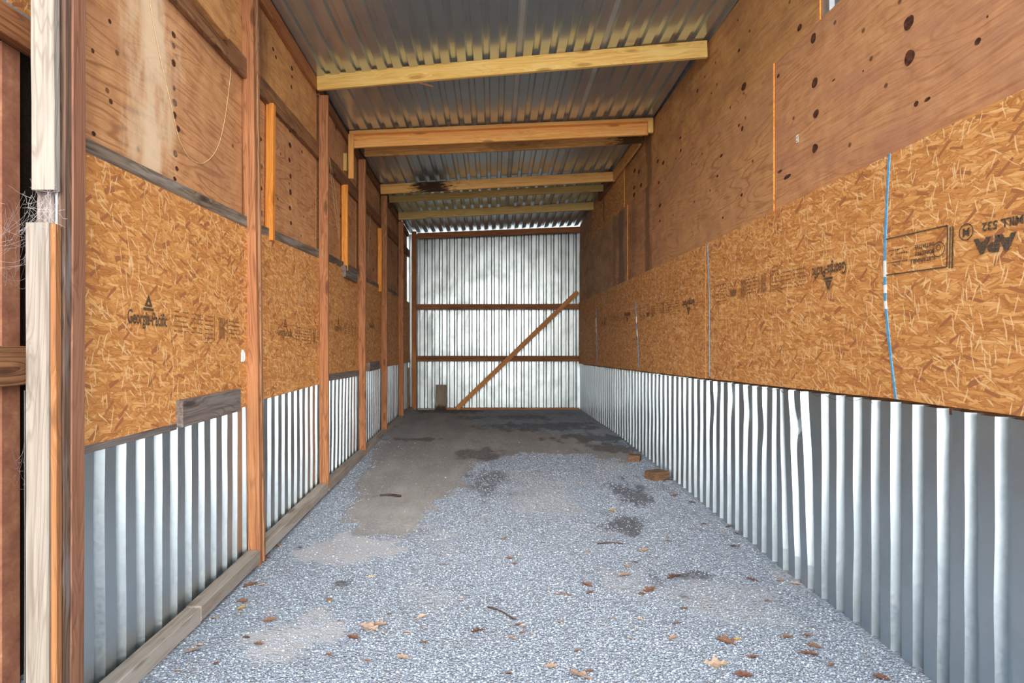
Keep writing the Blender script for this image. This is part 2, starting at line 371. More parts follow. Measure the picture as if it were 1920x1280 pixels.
def mill_logo(bm, x, y, s, mi=0):
    poly(bm, [(x - .55 * s, y), (x + .55 * s, y), (x + .55 * s, y + .16 * s), (x - .55 * s, y + .16 * s)], mi=mi)
    for (a, b, c) in (((-.42, .24), (.42, .24), (0, 1.0)),):
        P = [(x + a[0] * s, y + a[1] * s), (x + b[0] * s, y + b[1] * s), (x + c[0] * s, y + c[1] * s)]
        Q = [(x - .15 * s, y + .36 * s), (x + .15 * s, y + .36 * s), (x, y + .66 * s)]
        for i in range(3):
            poly(bm, [P[i], P[(i + 1) % 3], Q[(i + 1) % 3], Q[i]], mi=mi)
def mill_stamp(seed, first_ink=0, size=.105, sx=.72, blocks=True):
    rnd = random.Random(seed)
    def letters(bm): text_mesh(bm, 'Georgia-Pacific', size, 0, 0, sx=sx, bold=.0012, mi=first_ink)
    def emblem(bm): mill_logo(bm, 0, size * .45, size * .85, mi=first_ink)
    def build(bm):
        if blocks:
            x = .24
            for (w, rows, g) in ((.15, 5, .03), (.13, 5, .03), (.10, 7, .02), (.012, 1, .05)):
                if w > .02: tiny_print(bm, x, .06, w, rows, .026, .0075, rnd)
                else: bar(bm, x, 0, .006, .16, mi=1)
                x += w + g
            for k in range(9):
                bar(bm, x + k * .009, .0, .0035, .13, mi=1)
            tiny_print(bm, x + .13, .05, .16, 5, .026, .0075, rnd); bar(bm, x + .115, -.01, .005, .15, mi=1)
    return [('printed_lettering', letters, 'grey printed company lettering'), ('printed_emblem', emblem, 'grey printed triangle emblem'), ('fine_print', build, 'worn faded fine print')]
ROT180 = Matrix.Rotation(math.pi, 4, 'Z')

# ================================================================= ground
def px_poly(pts): return [tuple(on_ground(*p)[:2]) for p in pts]
DIRT = [(636, 975), (690, 1003), (755, 1008), (790, 990), (812, 955), (838, 930), (880, 912), (866, 898), (905, 862), (1000, 850), (1100, 852), (1175, 868), (1206, 862),
        (1180, 842), (1120, 826), (1040, 812), (960, 803), (905, 800), (880, 785), (905, 768), (780, 766), (757, 783), (728, 812), (690, 850), (697, 868), (668, 900), (672, 925)]
DIRT = px_poly(DIRT)
PALE = px_poly([(655, 985), (700, 1002), (770, 1005), (742, 1040), (690, 1060), (600, 1065), (560, 1040), (610, 1010)])
PALE2 = px_poly([(470, 1180), (600, 1120), (640, 1180), (560, 1245), (500, 1262), (440, 1240)])
DARKS = [((1185, 925), (40, 26), .9), ((1178, 985), (42, 22), .9), ((1300, 1080), (46, 9), .85), ((645, 1096), (20, 9), .9), ((1225, 1085), (14, 16), .6), ((920, 1128), (22, 18), .35),
         ((1030, 800), (150, 9), .75), ((1110, 822), (90, 8), .9), ((1150, 838), (55, 12), .9), ((850, 770), (70, 5), .8), ((915, 905), (45, 24), .7), ((900, 850), (50, 12), .8), ((1282, 1120), (10, 7), .6), ((1250, 915), (22, 10), .5),
         ((780, 823), (60, 4), .8), ((735, 930), (35, 4), .6), ((985, 782), (70, 5), .7), ((1060, 776), (40, 4), .5), ((890, 782), (40, 4), .7), ((1345, 965), (26, 8), .4), ((800, 768), (60, 4), .6), ((1390, 1010), (40, 12), .4), ((970, 925), (30, 8), .4)]
def inside(p, P):
    x, y = p; c = False; j = len(P) - 1
    for i in range(len(P)):
        if (P[i][1] > y) != (P[j][1] > y) and x < (P[j][0] - P[i][0]) * (y - P[i][1]) / (P[j][1] - P[i][1]) + P[i][0]: c = not c
        j = i
    return c
def sdist(p, P):
    d = 9.0; x, y = p
    for i in range(len(P)):
        ax, ay = P[i - 1]; bx, by = P[i]; ux, uy = bx - ax, by - ay
        t = max(0, min(1, ((x - ax) * ux + (y - ay) * uy) / (ux * ux + uy * uy + 1e-9)))
        d = min(d, math.hypot(x - ax - t * ux, y - ay - t * uy))
    return d if inside(p, P) else -d
def sm(a, b, x):
    t = max(0, min(1, (x - a) / (b - a))); return t * t * (3 - 2 * t)
SPOTS = []
for (c, r, s) in DARKS:
    g = on_ground(*c); gx = on_ground(c[0] + r[0], c[1]); gy = on_ground(c[0], c[1] - r[1])
    SPOTS.append((g.x, g.y, max(.02, gx.x - g.x), max(.03, gy.y - g.y), s))
def ground_masks(x, y):
    n = mnoise.fractal((x * 4, y * 4, 3), 1.0, 2.0, 5) * .16
    n2 = mnoise.fractal((x * 6, y * 2.5, 8), .9, 2.0, 5)
    d = sm(-.10, .12, sdist((x, y), DIRT) + n)
    back = sm(9.6, 10.6, y + n * 2) * .55 * (.5 + .5 * sm(-.3, .4, n2))
    d = max(d, back)
    pale = max(sm(-.10, .15, sdist((x, y), PALE) + n), .8 * sm(-.25, .2, sdist((x, y), PALE2) + n * 1.6))
    pale = max(pale, .55 * sm(.05, .5, mnoise.fractal((x * 1.1 + 4, y * .9, 1), 1.0, 2.0, 4)))
    w = 0.0
    for (sx, sy, rx, ry, s) in SPOTS:
        e = math.hypot((x - sx) / rx, (y - sy) / ry)
        if e < 2.2: w = max(w, s * sm(1.35, .45, e + n2 * .75))
    return d, pale, w
def floor_h(x, y):
    return floor_z(y) + .010 * mnoise.noise((x * 1.2, y * 1.2, 0)) + .004 * mnoise.noise((x * 5, y * 5, 4))
gx0, gx1, gy0, gy1, cs = -2.6, 2.3, .6, 12.32, .035
nx, ny = int((gx1 - gx0) / cs) + 1, int((gy1 - gy0) / cs) + 1
V, A1, A2, A3 = [], [], [], []
for j in range(ny):
    for i in range(nx):
        x, y = gx0 + i * cs, gy0 + j * cs
        d, p, w = ground_masks(x, y)
        V.append((x, y, floor_h(x, y) + .006 * (1 - d))); A1.append(d); A2.append(p * (1 - d)); A3.append(w)
FS = [(j * nx + i, j * nx + i + 1, (j + 1) * nx + i + 1, (j + 1) * nx + i) for j in range(ny - 1) for i in range(nx - 1)]
s = NT('gravel_ground')
co = s.n('ShaderNodeTexCoord').outputs['Object']
def attr(nm): return s.n('ShaderNodeAttribute', attribute_name=nm).outputs['Fac']
edge = s.noise(co, 26.0, 5, .65)
def brk(a, lo, hi, k=.9): return s.bw(s.math('ADD', a, s.math('MULTIPLY', s.math('SUBTRACT', edge, .5), k)), lo, hi)
dirt, fines, oil = brk(attr('soil'), .35, .65), brk(attr('fines'), .3, .8), brk(attr('oil'), .25, .95, 1.6)
p1 = s.voro(co, 62.0); p2 = s.voro(co, 120.0)
r1 = s.sep(p1['Color'])[0]; r2 = s.sep(p2['Color'])[1]
stone = s.ramp(s.math('ADD', s.math('MULTIPLY', r1, .6), s.math('MULTIPLY', r2, .4)), [(.1, rgb(130, 140, 154)), (.45, rgb(152, 164, 179)), (.75, rgb(170, 182, 197)), (1.0, rgb(196, 204, 212))])
stone = s.mix(s.math('MULTIPLY', s.bw(p1['Distance'], .42, .72), .55), stone, rgb(122, 126, 136))
fine_n = s.noise(co, 160.0, 4, .7)
pale_c = s.ramp(fine_n, [(.3, rgb(160, 160, 164)), (.7, rgb(190, 190, 194))])
soil_c = s.ramp(s.noise(co, 40.0, 6, .7), [(.3, rgb(122, 122, 123)), (.55, rgb(148, 147, 147)), (.75, rgb(168, 167, 165))])
soil_c = s.mix(s.bw(s.noise(s.vec('MULTIPLY', co, (3.5, 1.2, 1)), 1.0, 5, .6), .4, .7), soil_c, s.mix(.5, soil_c, rgb(174, 172, 169)))
peb = s.math('GREATER_THAN', s.sep(s.voro(co, 75.0)['Color'])[1], .93)
soil_c = s.mix(s.math('MULTIPLY', peb, .35), soil_c, rgb(168, 168, 170))
col = s.mix(s.math('MULTIPLY', fines, .8), stone, pale_c)
col = s.mix(dirt, col, soil_c)
col = s.mix(s.math('MULTIPLY', oil, .72), col, s.mix(fine_n, rgb(56, 54, 58), rgb(88, 86, 90)))
warm = s.noise(co, 3.0, 4, .6)
col = s.mix(s.math('MULTIPLY', s.bw(warm, .5, .75), .18), col, rgb(150, 128, 108))
hg = s.math('SUBTRACT', s.math('MULTIPLY', s.math('ADD', p2['Distance'], s.math('MULTIPLY', p1['Distance'], 1.4)), -1.0), s.math('MULTIPLY', r1, -.6))
hg = s.math('MULTIPLY', hg, s.math('SUBTRACT', 1.0, s.math('MULTIPLY', s.math('MAXIMUM', dirt, s.math('MULTIPLY', fines, .8)), .85)))
hg = s.math('ADD', hg, s.math('MULTIPLY', fine_n, .35))
M['ground'] = s.finish(col, .85, bump=hg, dist=.008, strength=.9, spec=.25)
fl = mesh_obj('floor', V, FS, M['ground'], smooth=True)
for nm, dat in (('soil', A1), ('fines', A2), ('oil', A3)):
    a = fl.data.attributes.new(nm, 'FLOAT', 'POINT'); a.data.foreach_set('value', dat)
tag(fl, 'grey gravel floor with a dark packed earth patch', kind='structure')
M['yard'] = plain('yard_gravel', rgb(206, 206, 206), .9, .2, 14)
yd = mesh_obj('ground_outside', [(-40, -40, -.06), (40, -40, -.06), (40, 25, -.06), (-40, 25, -.06)], [(0, 1, 2, 3)], M['yard']); tag(yd, 'pale gravel yard around the shed', kind='structure')

# loose crushed stones on the gravel, uncountable: one object
ico_v = []; ph = (1 + 5 ** .5) / 2
for a in (-1, 1):
    for b in (-ph, ph): ico_v += [(0, a, b), (a, b, 0), (b, 0, a)]
ico_v = np.array(ico_v, float); ico_v /= np.linalg.norm(ico_v[0])
bmI = bmesh.new(); [bmI.verts.new(v) for v in ico_v]; bmesh.ops.convex_hull(bmI, input=bmI.verts); bmI.verts.ensure_lookup_table(); bmI.verts.index_update()
ico_f = np.array([[v.index for v in f.verts] for f in bmI.faces]); bmI.free()
pts, siz = [], []
tries = 0
while len(pts) < 62000 and tries < 200000:
    tries += 1
    y = 1.9 + 6.6 * random.random() ** 1.5; x = random.uniform(-1.60, wall_rx(y) - .02)
    d, p, w = ground_masks(x, y) if tries % 1 == 0 else (0, 0, 0)
    dens = 1 - .985 * d - .75 * p * (1 - d) - .85 * w
    if random.random() > dens: continue
    pts.append((x, y, floor_h(x, y) + .006 * (1 - d))); siz.append(random.choice((.0035, .004, .005, .0058, .007)) * random.uniform(.8, 1.25))
N = len(pts); P = np.array(pts); S = np.array(siz)
vv = ico_v[None] * (1 + rng.uniform(-.28, .28, (N, 12, 1))) * (S[:, None, None]) * rng.uniform(.65, 1.25, (N, 1, 3))
ang = rng.uniform(0, 6.283, N); ca, sa = np.cos(ang)[:, None], np.sin(ang)[:, None]
tl = rng.uniform(-.45, .45, N); ct, st = np.cos(tl)[:, None], np.sin(tl)[:, None]
y1 = vv[..., 1] * ct - vv[..., 2] * st; z1 = vv[..., 1] * st + vv[..., 2] * ct; x1 = vv[..., 0]
W = np.stack([x1 * ca - y1 * sa, x1 * sa + y1 * ca, z1 * .5], -1) + P[:, None, :] + np.array([0, 0, 1]) * (S * .25)[:, None, None]
me = bpy.data.meshes.new('gravel'); nf = N * 20
me.vertices.add(N * 12); me.vertices.foreach_set('co', W.reshape(-1))
idx = (ico_f[None] + (np.arange(N) * 12)[:, None, None]).reshape(-1)
me.loops.add(nf * 3); me.loops.foreach_set('vertex_index', idx.astype(np.int32))
me.polygons.add(nf); me.polygons.foreach_set('loop_start', np.arange(0, nf * 3, 3, dtype=np.int32)); me.polygons.foreach_set('loop_total', np.full(nf, 3, np.int32))
me.update(); me.validate()
ca_ = me.attributes.new('tone', 'FLOAT', 'POINT'); ca_.data.foreach_set('value', np.repeat(rng.random(N), 12).astype(np.float32))
s = NT('crushed_stone')
t = s.n('ShaderNodeAttribute', attribute_name='tone').outputs['Fac']
co = s.n('ShaderNodeTexCoord').outputs['Object']
c = s.ramp(t, [(0, rgb(134, 144, 158)), (.4, rgb(154, 166, 181)), (.8, rgb(170, 182, 197)), (.95, rgb(200, 208, 216)), (1, rgb(172, 162, 154))])
c = s.mix(s.bw(s.noise(co, 220.0, 3), .4, .7), c, s.mix(.25, c, rgb(96, 98, 106)))
me.materials.append(s.finish(c, .85, spec=.25))
go = bpy.data.objects.new('gravel', me); COL.objects.link(go)
tag(go, 'loose grey crushed stone strewn over the floor', 'gravel', kind='stuff')

# ================================================================= corrugated metal shell
def corr_profile(L, pitch, pan, flank, crest):
    """(distance, 0 at the crest / 1 at the pan)"""
    out = []; x = 0.0
    while x < L + pitch:
        out += [(x, 0), (x + crest, 0), (x + crest + flank, 1), (x + crest + flank + pan, 1)]
        x += pitch
    k = next(i for i, (q, h) in enumerate(out) if q >= L)
    return [(min(q, L), h) for q, h in out[:k + 1]]
def corrugated(name, mw, L, top, bottom, mat, depth=.036, rows=10, deform=None, pitch=.1525, phase=0.0):
    prof = corr_profile(L, pitch, .036, .020, pitch - .076)
    verts, faces = [], []
    for (q, h) in prof:
        t, b = top(q), bottom(q)
        for k in range(rows + 1):
            y = b + (t - b) * k / rows; x, z = q, -h * depth
            if deform: x, y, z = deform(x, y, z)
            verts.append((x, y, z))
    n = rows + 1
    for i in range(len(prof) - 1):
        for k in range(rows):
            p = i * n + k; faces.append((p, p + n, p + n + 1, p + 1))
    o = mesh_obj(name, verts, faces, mat, mw=mw)
    sol = o.modifiers.new('gauge', 'SOLIDIFY'); sol.thickness = .0012; sol.offset = -1
    o['kind'] = 'structure'; return o
OSBR_BOT = [(2.0, -.257), (2.97, -.245), (5.4, -.262), (8.0, -.272), (12.3, -.288)]
OSBR_TOP = [(2.0, .990), (2.97, .978), (5.4, .957), (12.3, .957)]
def dent_r(x, y, z):
    Y = YB - x / RA; zz = y
    # a run of bent ribs near the middle of the wall
    w = sm(3.62, 3.80, Y) * sm(4.25, 3.95, Y)
    x -= w * .075 * max(0, zz - .15)
    w2 = math.exp(-((Y - 3.88) / .05) ** 2) * math.exp(-((zz - 1.02) / .09) ** 2)
    z -= .022 * w2
    for (yy, z0, a) in ((4.42, .95, .014), (4.66, 1.05, .016), (5.35, 1.0, .016), (4.95, 1.12, .014), (5.2, 1.18, .012), (2.64, 1.2, .008)):
        z -= a * math.exp(-((Y - yy) / .06) ** 2) * math.exp(-((zz - z0) / .12) ** 2)
    z += .004 * mnoise.noise((Y * 2.0, zz * 2.5, 3)) + .0025 * mnoise.noise((Y * 9, zz * 3, 7))
    x += .005 * mnoise.noise((Y * 7, zz * .8, 1))
    return x, y, z
LR = (YB - 1.7) * RA
wr = corrugated('wall_right', frame_right(YB, 0, -.016), LR, lambda q: Z(interp(YB - q / RA, OSBR_BOT)) - .018 + .006 * mnoise.noise((q * 6, 3, 3)), lambda q: floor_z(YB - q / RA) - .05, M['galv_wall'], depth=.040, rows=26, deform=dent_r)
tag(wr, 'corrugated galvanised metal along the foot of the wall under the OSB')
def dent_l(x, y, z):
    Y = 2.2 + x
    z += .003 * mnoise.noise((Y * 2.0, y * 2.5, 31)) + .002 * mnoise.noise((Y * 9, y * 3, 17))
    x += .004 * mnoise.noise((Y * 7, y * .8, 12))
    if 6.2 < Y < 7.5: x += .05 * (y - .8) * sm(6.2, 6.5, Y) * sm(7.5, 7.1, Y)
    return x, y, z
wl = corrugated('wall_left', frame_left(2.2, 0, XL - .016), YB - 2.2, lambda q: Z(-.15), lambda q: floor_z(2.2 + q) - .03, M['galv_wall'], depth=.040, rows=14, deform=dent_l)
tag(wl, 'corrugated galvanised metal behind the studs under the OSB')
XB0, XB1 = -1.80, 1.85
def dent_b(x, y, z):
    z += .006 * mnoise.noise((x * 1.6, y * 1.2, 5)) + .003 * mnoise.noise((x * 8, y * 2.5, 2))
    return x, y, z
wb = corrugated('wall_back', frame_back(XB0, 0, YB + .055), XB1 - XB0, lambda q: roof_z(XB0 + q, YB) - .01, lambda q: floor_z(YB) - .03, M['galv_back'], depth=.040, rows=16, deform=dent_b)
tag(wb, 'corrugated galvanised end wall, bright behind the wooden girts')
# roof: ribs run into the depth, crests down
verts, faces = [], []
prof = corr_profile(3.95, .1525, .040, .016, .0805); ys = [2.15 + (YB + .1 - 2.15) * k / 40 for k in range(41)]
for (q, h) in prof:
    for yy in ys:
        x = -1.86 + q
        sag = .003 * mnoise.noise((x * 1.2, yy * .8, 40))
        verts.append((x, yy, roof_z(x, yy) + h * .032 + .004 + sag + (.003 if 7.0 < yy < 9.2 else 0)))
for i in range(len(prof) - 1):
    for k in range(40):
        p = i * 41 + k; faces.append((p, p + 41, p + 42, p + 1))
fmr = []
for i in range(len(prof) - 1):
    xm = -1.86 + (prof[i][0] + prof[i + 1][0]) / 2; rec = prof[i][1] + prof[i + 1][1] > 1.5
    fmr += [1 if rec and (abs(xm - .29) < .078 or abs(xm - 1.04) < .05) else 0] * 40
M['residue'] = galv('roof_lap_residue', (.60, .60, .55), .4, .7, dull=.5, sg=.3, bmp=0)
rf = mesh_obj('ceiling', verts, faces, [M['galv_roof'], M['residue']], fmr)
sol = rf.modifiers.new('gauge', 'SOLIDIFY'); sol.thickness = .0012; sol.offset = 1
tag(rf, 'corrugated metal roof underside with ribs running into the shed', kind='structure')
# outer skin of the upper walls (metal behind the wood)
sk = corrugated('wall_right_outer', frame_right(YB + .05, 0, -.075), LR, lambda q: roof_r(YB - q / RA) + .02, lambda q: Z(-.35), M['galv_wall'], depth=.036, rows=2)
tag(sk, 'metal skin behind the plywood')
sk = corrugated('wall_left_outer', frame_left(2.45, 0, XL - .115), 9.5, lambda q: roof_l(2.45 + q) + .02, lambda q: Z(-.45), M['galv_wall'], depth=.036, rows=2)
tag(sk, 'metal skin behind the plywood of the studded wall')

# ================================================================= wall with studs
STUD = [2.36, 4.15, 5.86, 7.57, 9.10, 10.76]
SW = [(.043, 0), (.09, .008), (.09, 0), (.085, 0), (.085, 0), (.085, 0)]
words_ = ['opening', 'second', 'third', 'fourth', 'fifth', 'sixth']
slab = ['wide reddish brown stud at the opening, beside the pale weathered boards',
        'brown stud with dark grain, between the OSB with bold lettering and the next bay',
        'stud standing under the end of the first yellow roof purlin',
        'stud just behind the drop board of the doubled orange purlin',
        'stud under the end of the rot-stained purlin',
        'thin stud under the last olive purlin before the end wall']
BASE = [-1.515, -1.50, -1.345, -1.335, -1.27, -1.235]
LEAN = [0.0, -.055, -.005, -.005, 0, 0]
for i, y in enumerate(STUD):
    top = roof_l(y) - (.02 if i < 2 else .147)
    if i == 0:
        o = bpy.data.objects.new('wall_stud', None); COL.objects.link(o); o.location = (XL + .07, 2.3, floor_z(2.3)); tag(o, slab[0], 'stud', 'studs of the open wall')
        z0, z1 = floor_z(2.3) - .02, roof_l(2.3) - .005
        a = board('inner_stud', (-1.627, 2.322, z0), (-1.612, 2.322, z1), .076, .042, (0, 1, 0), M['front_stud'])
        b = board('outer_stud', (-1.624, 2.268, z0), (-1.612, 2.268, z1), .040, .030, (0, 1, 0), M['front_stud_dark'])
        bpy.context.view_layer.update()
        for q in (a, b): q.parent = o; q.matrix_parent_inverse = o.matrix_world.inverted()
        b['label'] = 'dark grained narrow stud edge'
    elif i == 1:
        o = bpy.data.objects.new('wall_stud', None); COL.objects.link(o); o.location = (XL + .05, y, floor_z(y)); tag(o, slab[1], 'stud', 'studs of the open wall')
        z0, z1 = Z(BASE[i]), top
        a = board('front_stud', (XL + .046, y + .02, z0), (XL + .046 + LEAN[i], y + .02, z1), .086, .038, (1, 0, 0), M['stud'])
        b = board('sister_stud', (XL + .052, y + .068, z0 + .02), (XL + .054 + LEAN[i], y + .068, z1), .090, .036, (1, 0, 0), M['stud_dark'])
        bpy.context.view_layer.update()
        for q in (a, b): q.parent = o; q.matrix_parent_inverse = o.matrix_world.inverted()
        b['label'] = 'greyed stud nailed behind the brown one'
    else:
        board('wall_stud', (XL + .047, y + .02, Z(BASE[i]) - .01), (XL + .047 + LEAN[i], y + .02, top), .09, .040, (1, 0, 0), M['stud'], slab[i], 'stud', 'studs of the open wall')
# bottom plates
PL = [((XL + .045, 2.35, -1.478), (XL + .05, 3.30, -1.462), 'grey bottom plate on the gravel nearest the opening'),
      ((XL + .055, 3.30, -1.450), (XL + .05, 4.14, -1.425), 'grey bottom plate overlapping the first one, ending at the dark-grained stud'),
      ((XL + .047, 4.24, -1.415), (XL + .047, 5.85, -1.345), 'bottom plate between the dark-grained stud and the stud under the first yellow purlin'),
      ((XL + .047, 5.91, -1.345), (XL + .047, 7.56, -1.305), 'bottom plate behind the gravel pile, two bays before the end of the wall plates'),
      ((XL + .047, 7.62, -1.305), (XL + .047, 9.09, -1.25), 'dirt-covered bottom plate beside the dark earth'),
      ((XL + .047, 9.15, -1.25), (XL + .047, 12.2, -1.205), 'dark bottom plate running into the end corner')]
for (a, b, lb) in PL:
    board('bottom_plate', (a[0], a[1], Z(a[2])), (b[0], b[1], Z(b[2])), .085, .088, (1, 0, 0), M['plate'], lb, 'plate', 'bottom plates')
board('wood_peg', at(344, 1182, 3.25) + Vector((0.0, 0, -.02)), at(343, 1160, 3.25), .035, .03, (1, 0, 0), M['stud'], 'short reddish peg against the joint of the first two bottom plates', 'peg')

BAYS = [(2.37, 4.17), (4.19, 5.88), (5.90, 7.59), (7.61, 9.12), (9.14, 10.78), (10.80, 12.20)]
OT = [(.82, .838), (.842, .888), (.925, .95), (.90, .915), (.935, .95), (.95, .95)]
OB = [(-.402, -.392), (-.376, -.338), (-.252, -.262), (-.288, -.285), (-.275, -.27), (-.265, -.26)]
OL = ['OSB sheet with crisp upright black lettering beside the wide stud at the opening',
      'OSB sheet with small faded upright lettering in the second bay from the opening',
      'OSB sheet under the grey wood block in the third bay from the opening',
      'OSB sheet with a dark grey block at its lower edge, fourth bay from the opening',
      'dim OSB sheet in the fifth bay, between the two thinnest studs',
      'darkest OSB sheet in the last bay beside the end wall corner']
osbL = []
for i, ((y0, y1), (ta, tb), (ba, bb)) in enumerate(zip(BAYS, OT, OB)):
    L = y1 - y0; z0 = Z(ba)
    o = sheet('osb_sheet', frame_left(y0, z0), lambda x, L=L, ta=ta, tb=tb, z0=z0: Z(ta + (tb - ta) * x / L) - z0, lambda x, L=L, ba=ba, bb=bb, z0=z0: Z(ba + (bb - ba) * x / L) - z0,
              L, .011, M['osb'], OL[i], 'OSB sheet', 'OSB sheets on the studded wall')
    osbL.append((o, y0, z0))
def left_local(i, px, py):
    y, z = on_left(px, py); o, y0, z0 = osbL[i]; return y - y0, z - z0
for i, (px, py), ink, sc in ((0, (277, 598), 0, .094), (1, (534, 623), 1, .094), (2, (634, 614), 1, .094), (3, (697, 611), 1, .094)):
    lx, ly = left_local(i, px, py)
    stamp(osbL[i][0], Matrix.Translation((lx, ly, .002)) @ Matrix.Rotation(-.02, 4, 'Z'), mill_stamp(i, ink, sc, .60))
# plywood between OSB and girt, then up to the roof
PX = XL - .040
GIRT = 1.87
dark_col = [(325, 65, 0), (325, 86, 1), (325, 118, 0), (326, 165, 1), (327, 192, 1), (327, 216, 0), (333, 241, 0), (328, 288, 1), (331, 316, 0), (327, 335, 0)]
def left_knots(lst, y0, z0):
    K = []
    for (px, py, sl, *r) in lst:
        y, z = on_left(px, py, PX); sc = y / F
        rr = r[0] if r else 5.0; K.append((y - y0, z - z0, rr * sc * 1.6, rr * sc * 1.25, 2 + sl))
    return K
lk = {0: [(205, 40, 0, 4), (173, 95, 0, 4), (207, 190, 0, 4), (175, 250, 0, 4.5)] + dark_col,
      1: [(543, 245, 0, 3), (543, 272, 0, 5), (542, 300, 0, 5), (544, 330, 0, 3.5), (544, 360, 0, 4), (543, 390, 0, 5.5), (488, 260, 0, 4.5), (490, 312, 1, 4.5), (490, 353, 0, 4), (490, 400, 1, 4), (545, 418, 0, 3), (566, 285, 0, 2.5)],
      2: [(632, 310, 0, 3), (638, 405, 0, 3)], 3: [(694, 447, 0, 2.4), (698, 470, 0, 2.4), (700, 505, 0, 2.6)]}
PLB = ['bleached plywood sheet with a column of knots above the bold-lettered OSB', 'brown plywood sheet split by a bright orange short stud in the second bay', 'plywood sheet behind hanging twine in the third bay from the opening',
       'brown plywood sheet with dark cracks beside the narrow short stud, fourth bay', 'dim brown plywood below the girt in the fifth bay', 'darkest lower plywood strip beside the end corner post']
PUB = ['upper plywood strip behind the pale tapered board at the opening', 'upper plywood strip with a dark water stain, under the top plate in the second bay', 'upper plywood strip beside the drop board, third bay from the opening',
       'upper plywood strip in the fourth bay under the sheet roof', 'dim upper plywood strip in the fifth bay', 'upper plywood strip in the last bay beside the end wall']
for i, (y0, y1) in enumerate(BAYS):
    z0 = Z(OT[i][0] - .02); L = y1 - y0
    if i == 5: L = 12.10 - y0
    sheet('plywood_sheet', frame_left(y0, z0, PX), lambda x, z0=z0: Z(GIRT + .02) - z0, lambda x: 0.0, L, .012, [M['plyL_pale'], M['plyL'], M['plyL'], M['plyLd'], M['plyLd'], M['plyLd']][i],
          PLB[i], 'plywood sheet', 'plywood on the studded wall', left_knots(lk.get(i, []), y0, z0))
    z0 = Z(GIRT + .10)
    uk = {1: [(512, 92, 0, 4), (517, 107, 0, 3.5), (547, 128, 0, 3.5), (547, 144, 0, 3), (546, 163, 0, 3)], 2: [(630, 240, 0, 4)]}
    sheet('plywood_sheet', frame_left(y0, z0, PX), lambda x, z0=z0, y0=y0: roof_l(y0 + x) - .004 - z0, lambda x: 0.0, L, .012, [M['plyUp'], M['plyUp_wet'], M['plyLd'], M['plyLd'], M['plyLd'], M['plyLd']][i],
          PUB[i], 'plywood sheet', 'upper plywood on the studded wall', left_knots(uk.get(i, []), y0, z0))
GX = XL - .020
for (y0, y1, lb) in ((2.3, 4.16, 'brown horizontal girt behind the pale tapered board near the opening'), (4.22, 5.86, 'dark stained horizontal girt above the bright short stud'),
                     (5.92, 7.57, 'brown girt above the short stud with twine hanging from it'), (7.63, 9.10, 'brown girt in the fourth bay'), (9.16, 10.76, 'dim brown girt in the fifth bay'), (10.82, 12.2, 'shortest brown girt beside the end wall corner')):
    board('wall_girt', (GX, y0, Z(GIRT + .07)), (GX, y1, Z(GIRT + .07)), .14, .038, (0, 0, 1), M['girt'], lb, 'girt', 'girts on the studded wall')
for i, (y0, y1) in enumerate(BAYS[:5]):
    lb = ['grey weathered ledger between bleached plywood and bold-lettered OSB', 'grey ledger at the foot of the bright short stud', 'thin ledger behind the grey block in the third bay', 'grey ledger under the narrow short stud', 'dark ledger in the fifth bay'][i]
    board('ledger_board', (GX + .003, y0, Z(OT[i][0] + .022)), (GX + .003, y1 - .02, Z(OT[i][1] + (.040 if i < 2 else .012))), .085, .03, (0, 0, 1), M['ledger'], lb, 'ledger', 'ledgers above the OSB')
# top plate under the roof
board('top_plate', (XL - .02, 2.25, roof_l(2.25) - .062), (XL - .02, 5.80, roof_l(5.80) - .062), .115, .038, (0, 0, 1), M['header'], 'orange brown top plate under the roof edge from the opening to the first purlin', 'plate', 'top plates')
board('top_plate', (XL - .02, 5.90, roof_l(5.90) - .085), (XL - .02, 12.1, roof_l(12.1) - .070), .09, .038, (0, 0, 1), M['girt'], 'darker top plate under the roof edge beyond the first purlin', 'plate', 'top plates')
# pale tapered board lying on the girt near the opening
y_a, y_b = 3.02, 3.78
board('loose_board', (XL + .012, y_a, Z(2.06)), (XL + .012, y_b, Z(2.03)), .17, .055, (0, 0, 1), M['plyUp'], 'pale board fixed over the girt beside the dark-grained stud', 'board')
# short studs
board('short_stud', (XL - .004, 4.585, Z(.83)), (XL - .006, 4.60, Z(1.875)), .06, .055, (1, 0, 0), M['short'], 'bright orange short stud in the second bay from the opening', 'stud', 'short studs between girt and OSB')
board('short_stud', (XL + .006, 6.86, Z(.90)), (XL + .006, 6.86, Z(1.875)), .07, .05, (1, 0, 0), M['short'], 'orange short stud standing on the grey block in the third bay', 'stud', 'short studs between girt and OSB')
board('short_stud', (XL + .01, 8.95, Z(.86)), (XL + .01, 8.95, Z(1.80)), .06, .05, (1, 0, 0), M['short'], 'narrow orange short stud against the stud under the rotten purlin', 'stud', 'short studs between girt and OSB')
# grey blocks
board('wood_block', (XL + .019, 3.22, Z(-.345)), (XL + .019, 3.955, Z(-.332)), .145, .038, (0, 0, 1), M['greyboard'], 'long grey weathered block at the lower edge of the bold-lettered OSB', 'block', 'grey blocks on the OSB')
board('wood_block', (XL + .019, 6.78, Z(.885)), (XL + .019, 7.36, Z(.885)), .135, .038, (0, 0, 1), M['greyboard'], 'grey block under the short stud in the third bay', 'block', 'grey blocks on the OSB')
board('wood_block', (XL + .019, 8.10, Z(-.235)), (XL + .019, 8.80, Z(-.225)), .12, .038, (0, 0, 1), M['greyboard'], 'small dark block at the lower OSB edge in the fourth bay', 'block', 'grey blocks on the OSB')
board('edge_strip', (XL - .004, 5.93, Z(-.285)), (XL - .004, 7.56, Z(-.295)), .072, .03, (0, 0, 1), M['greyboard'], 'grey board along the lower edge of the OSB in the third bay', 'board')
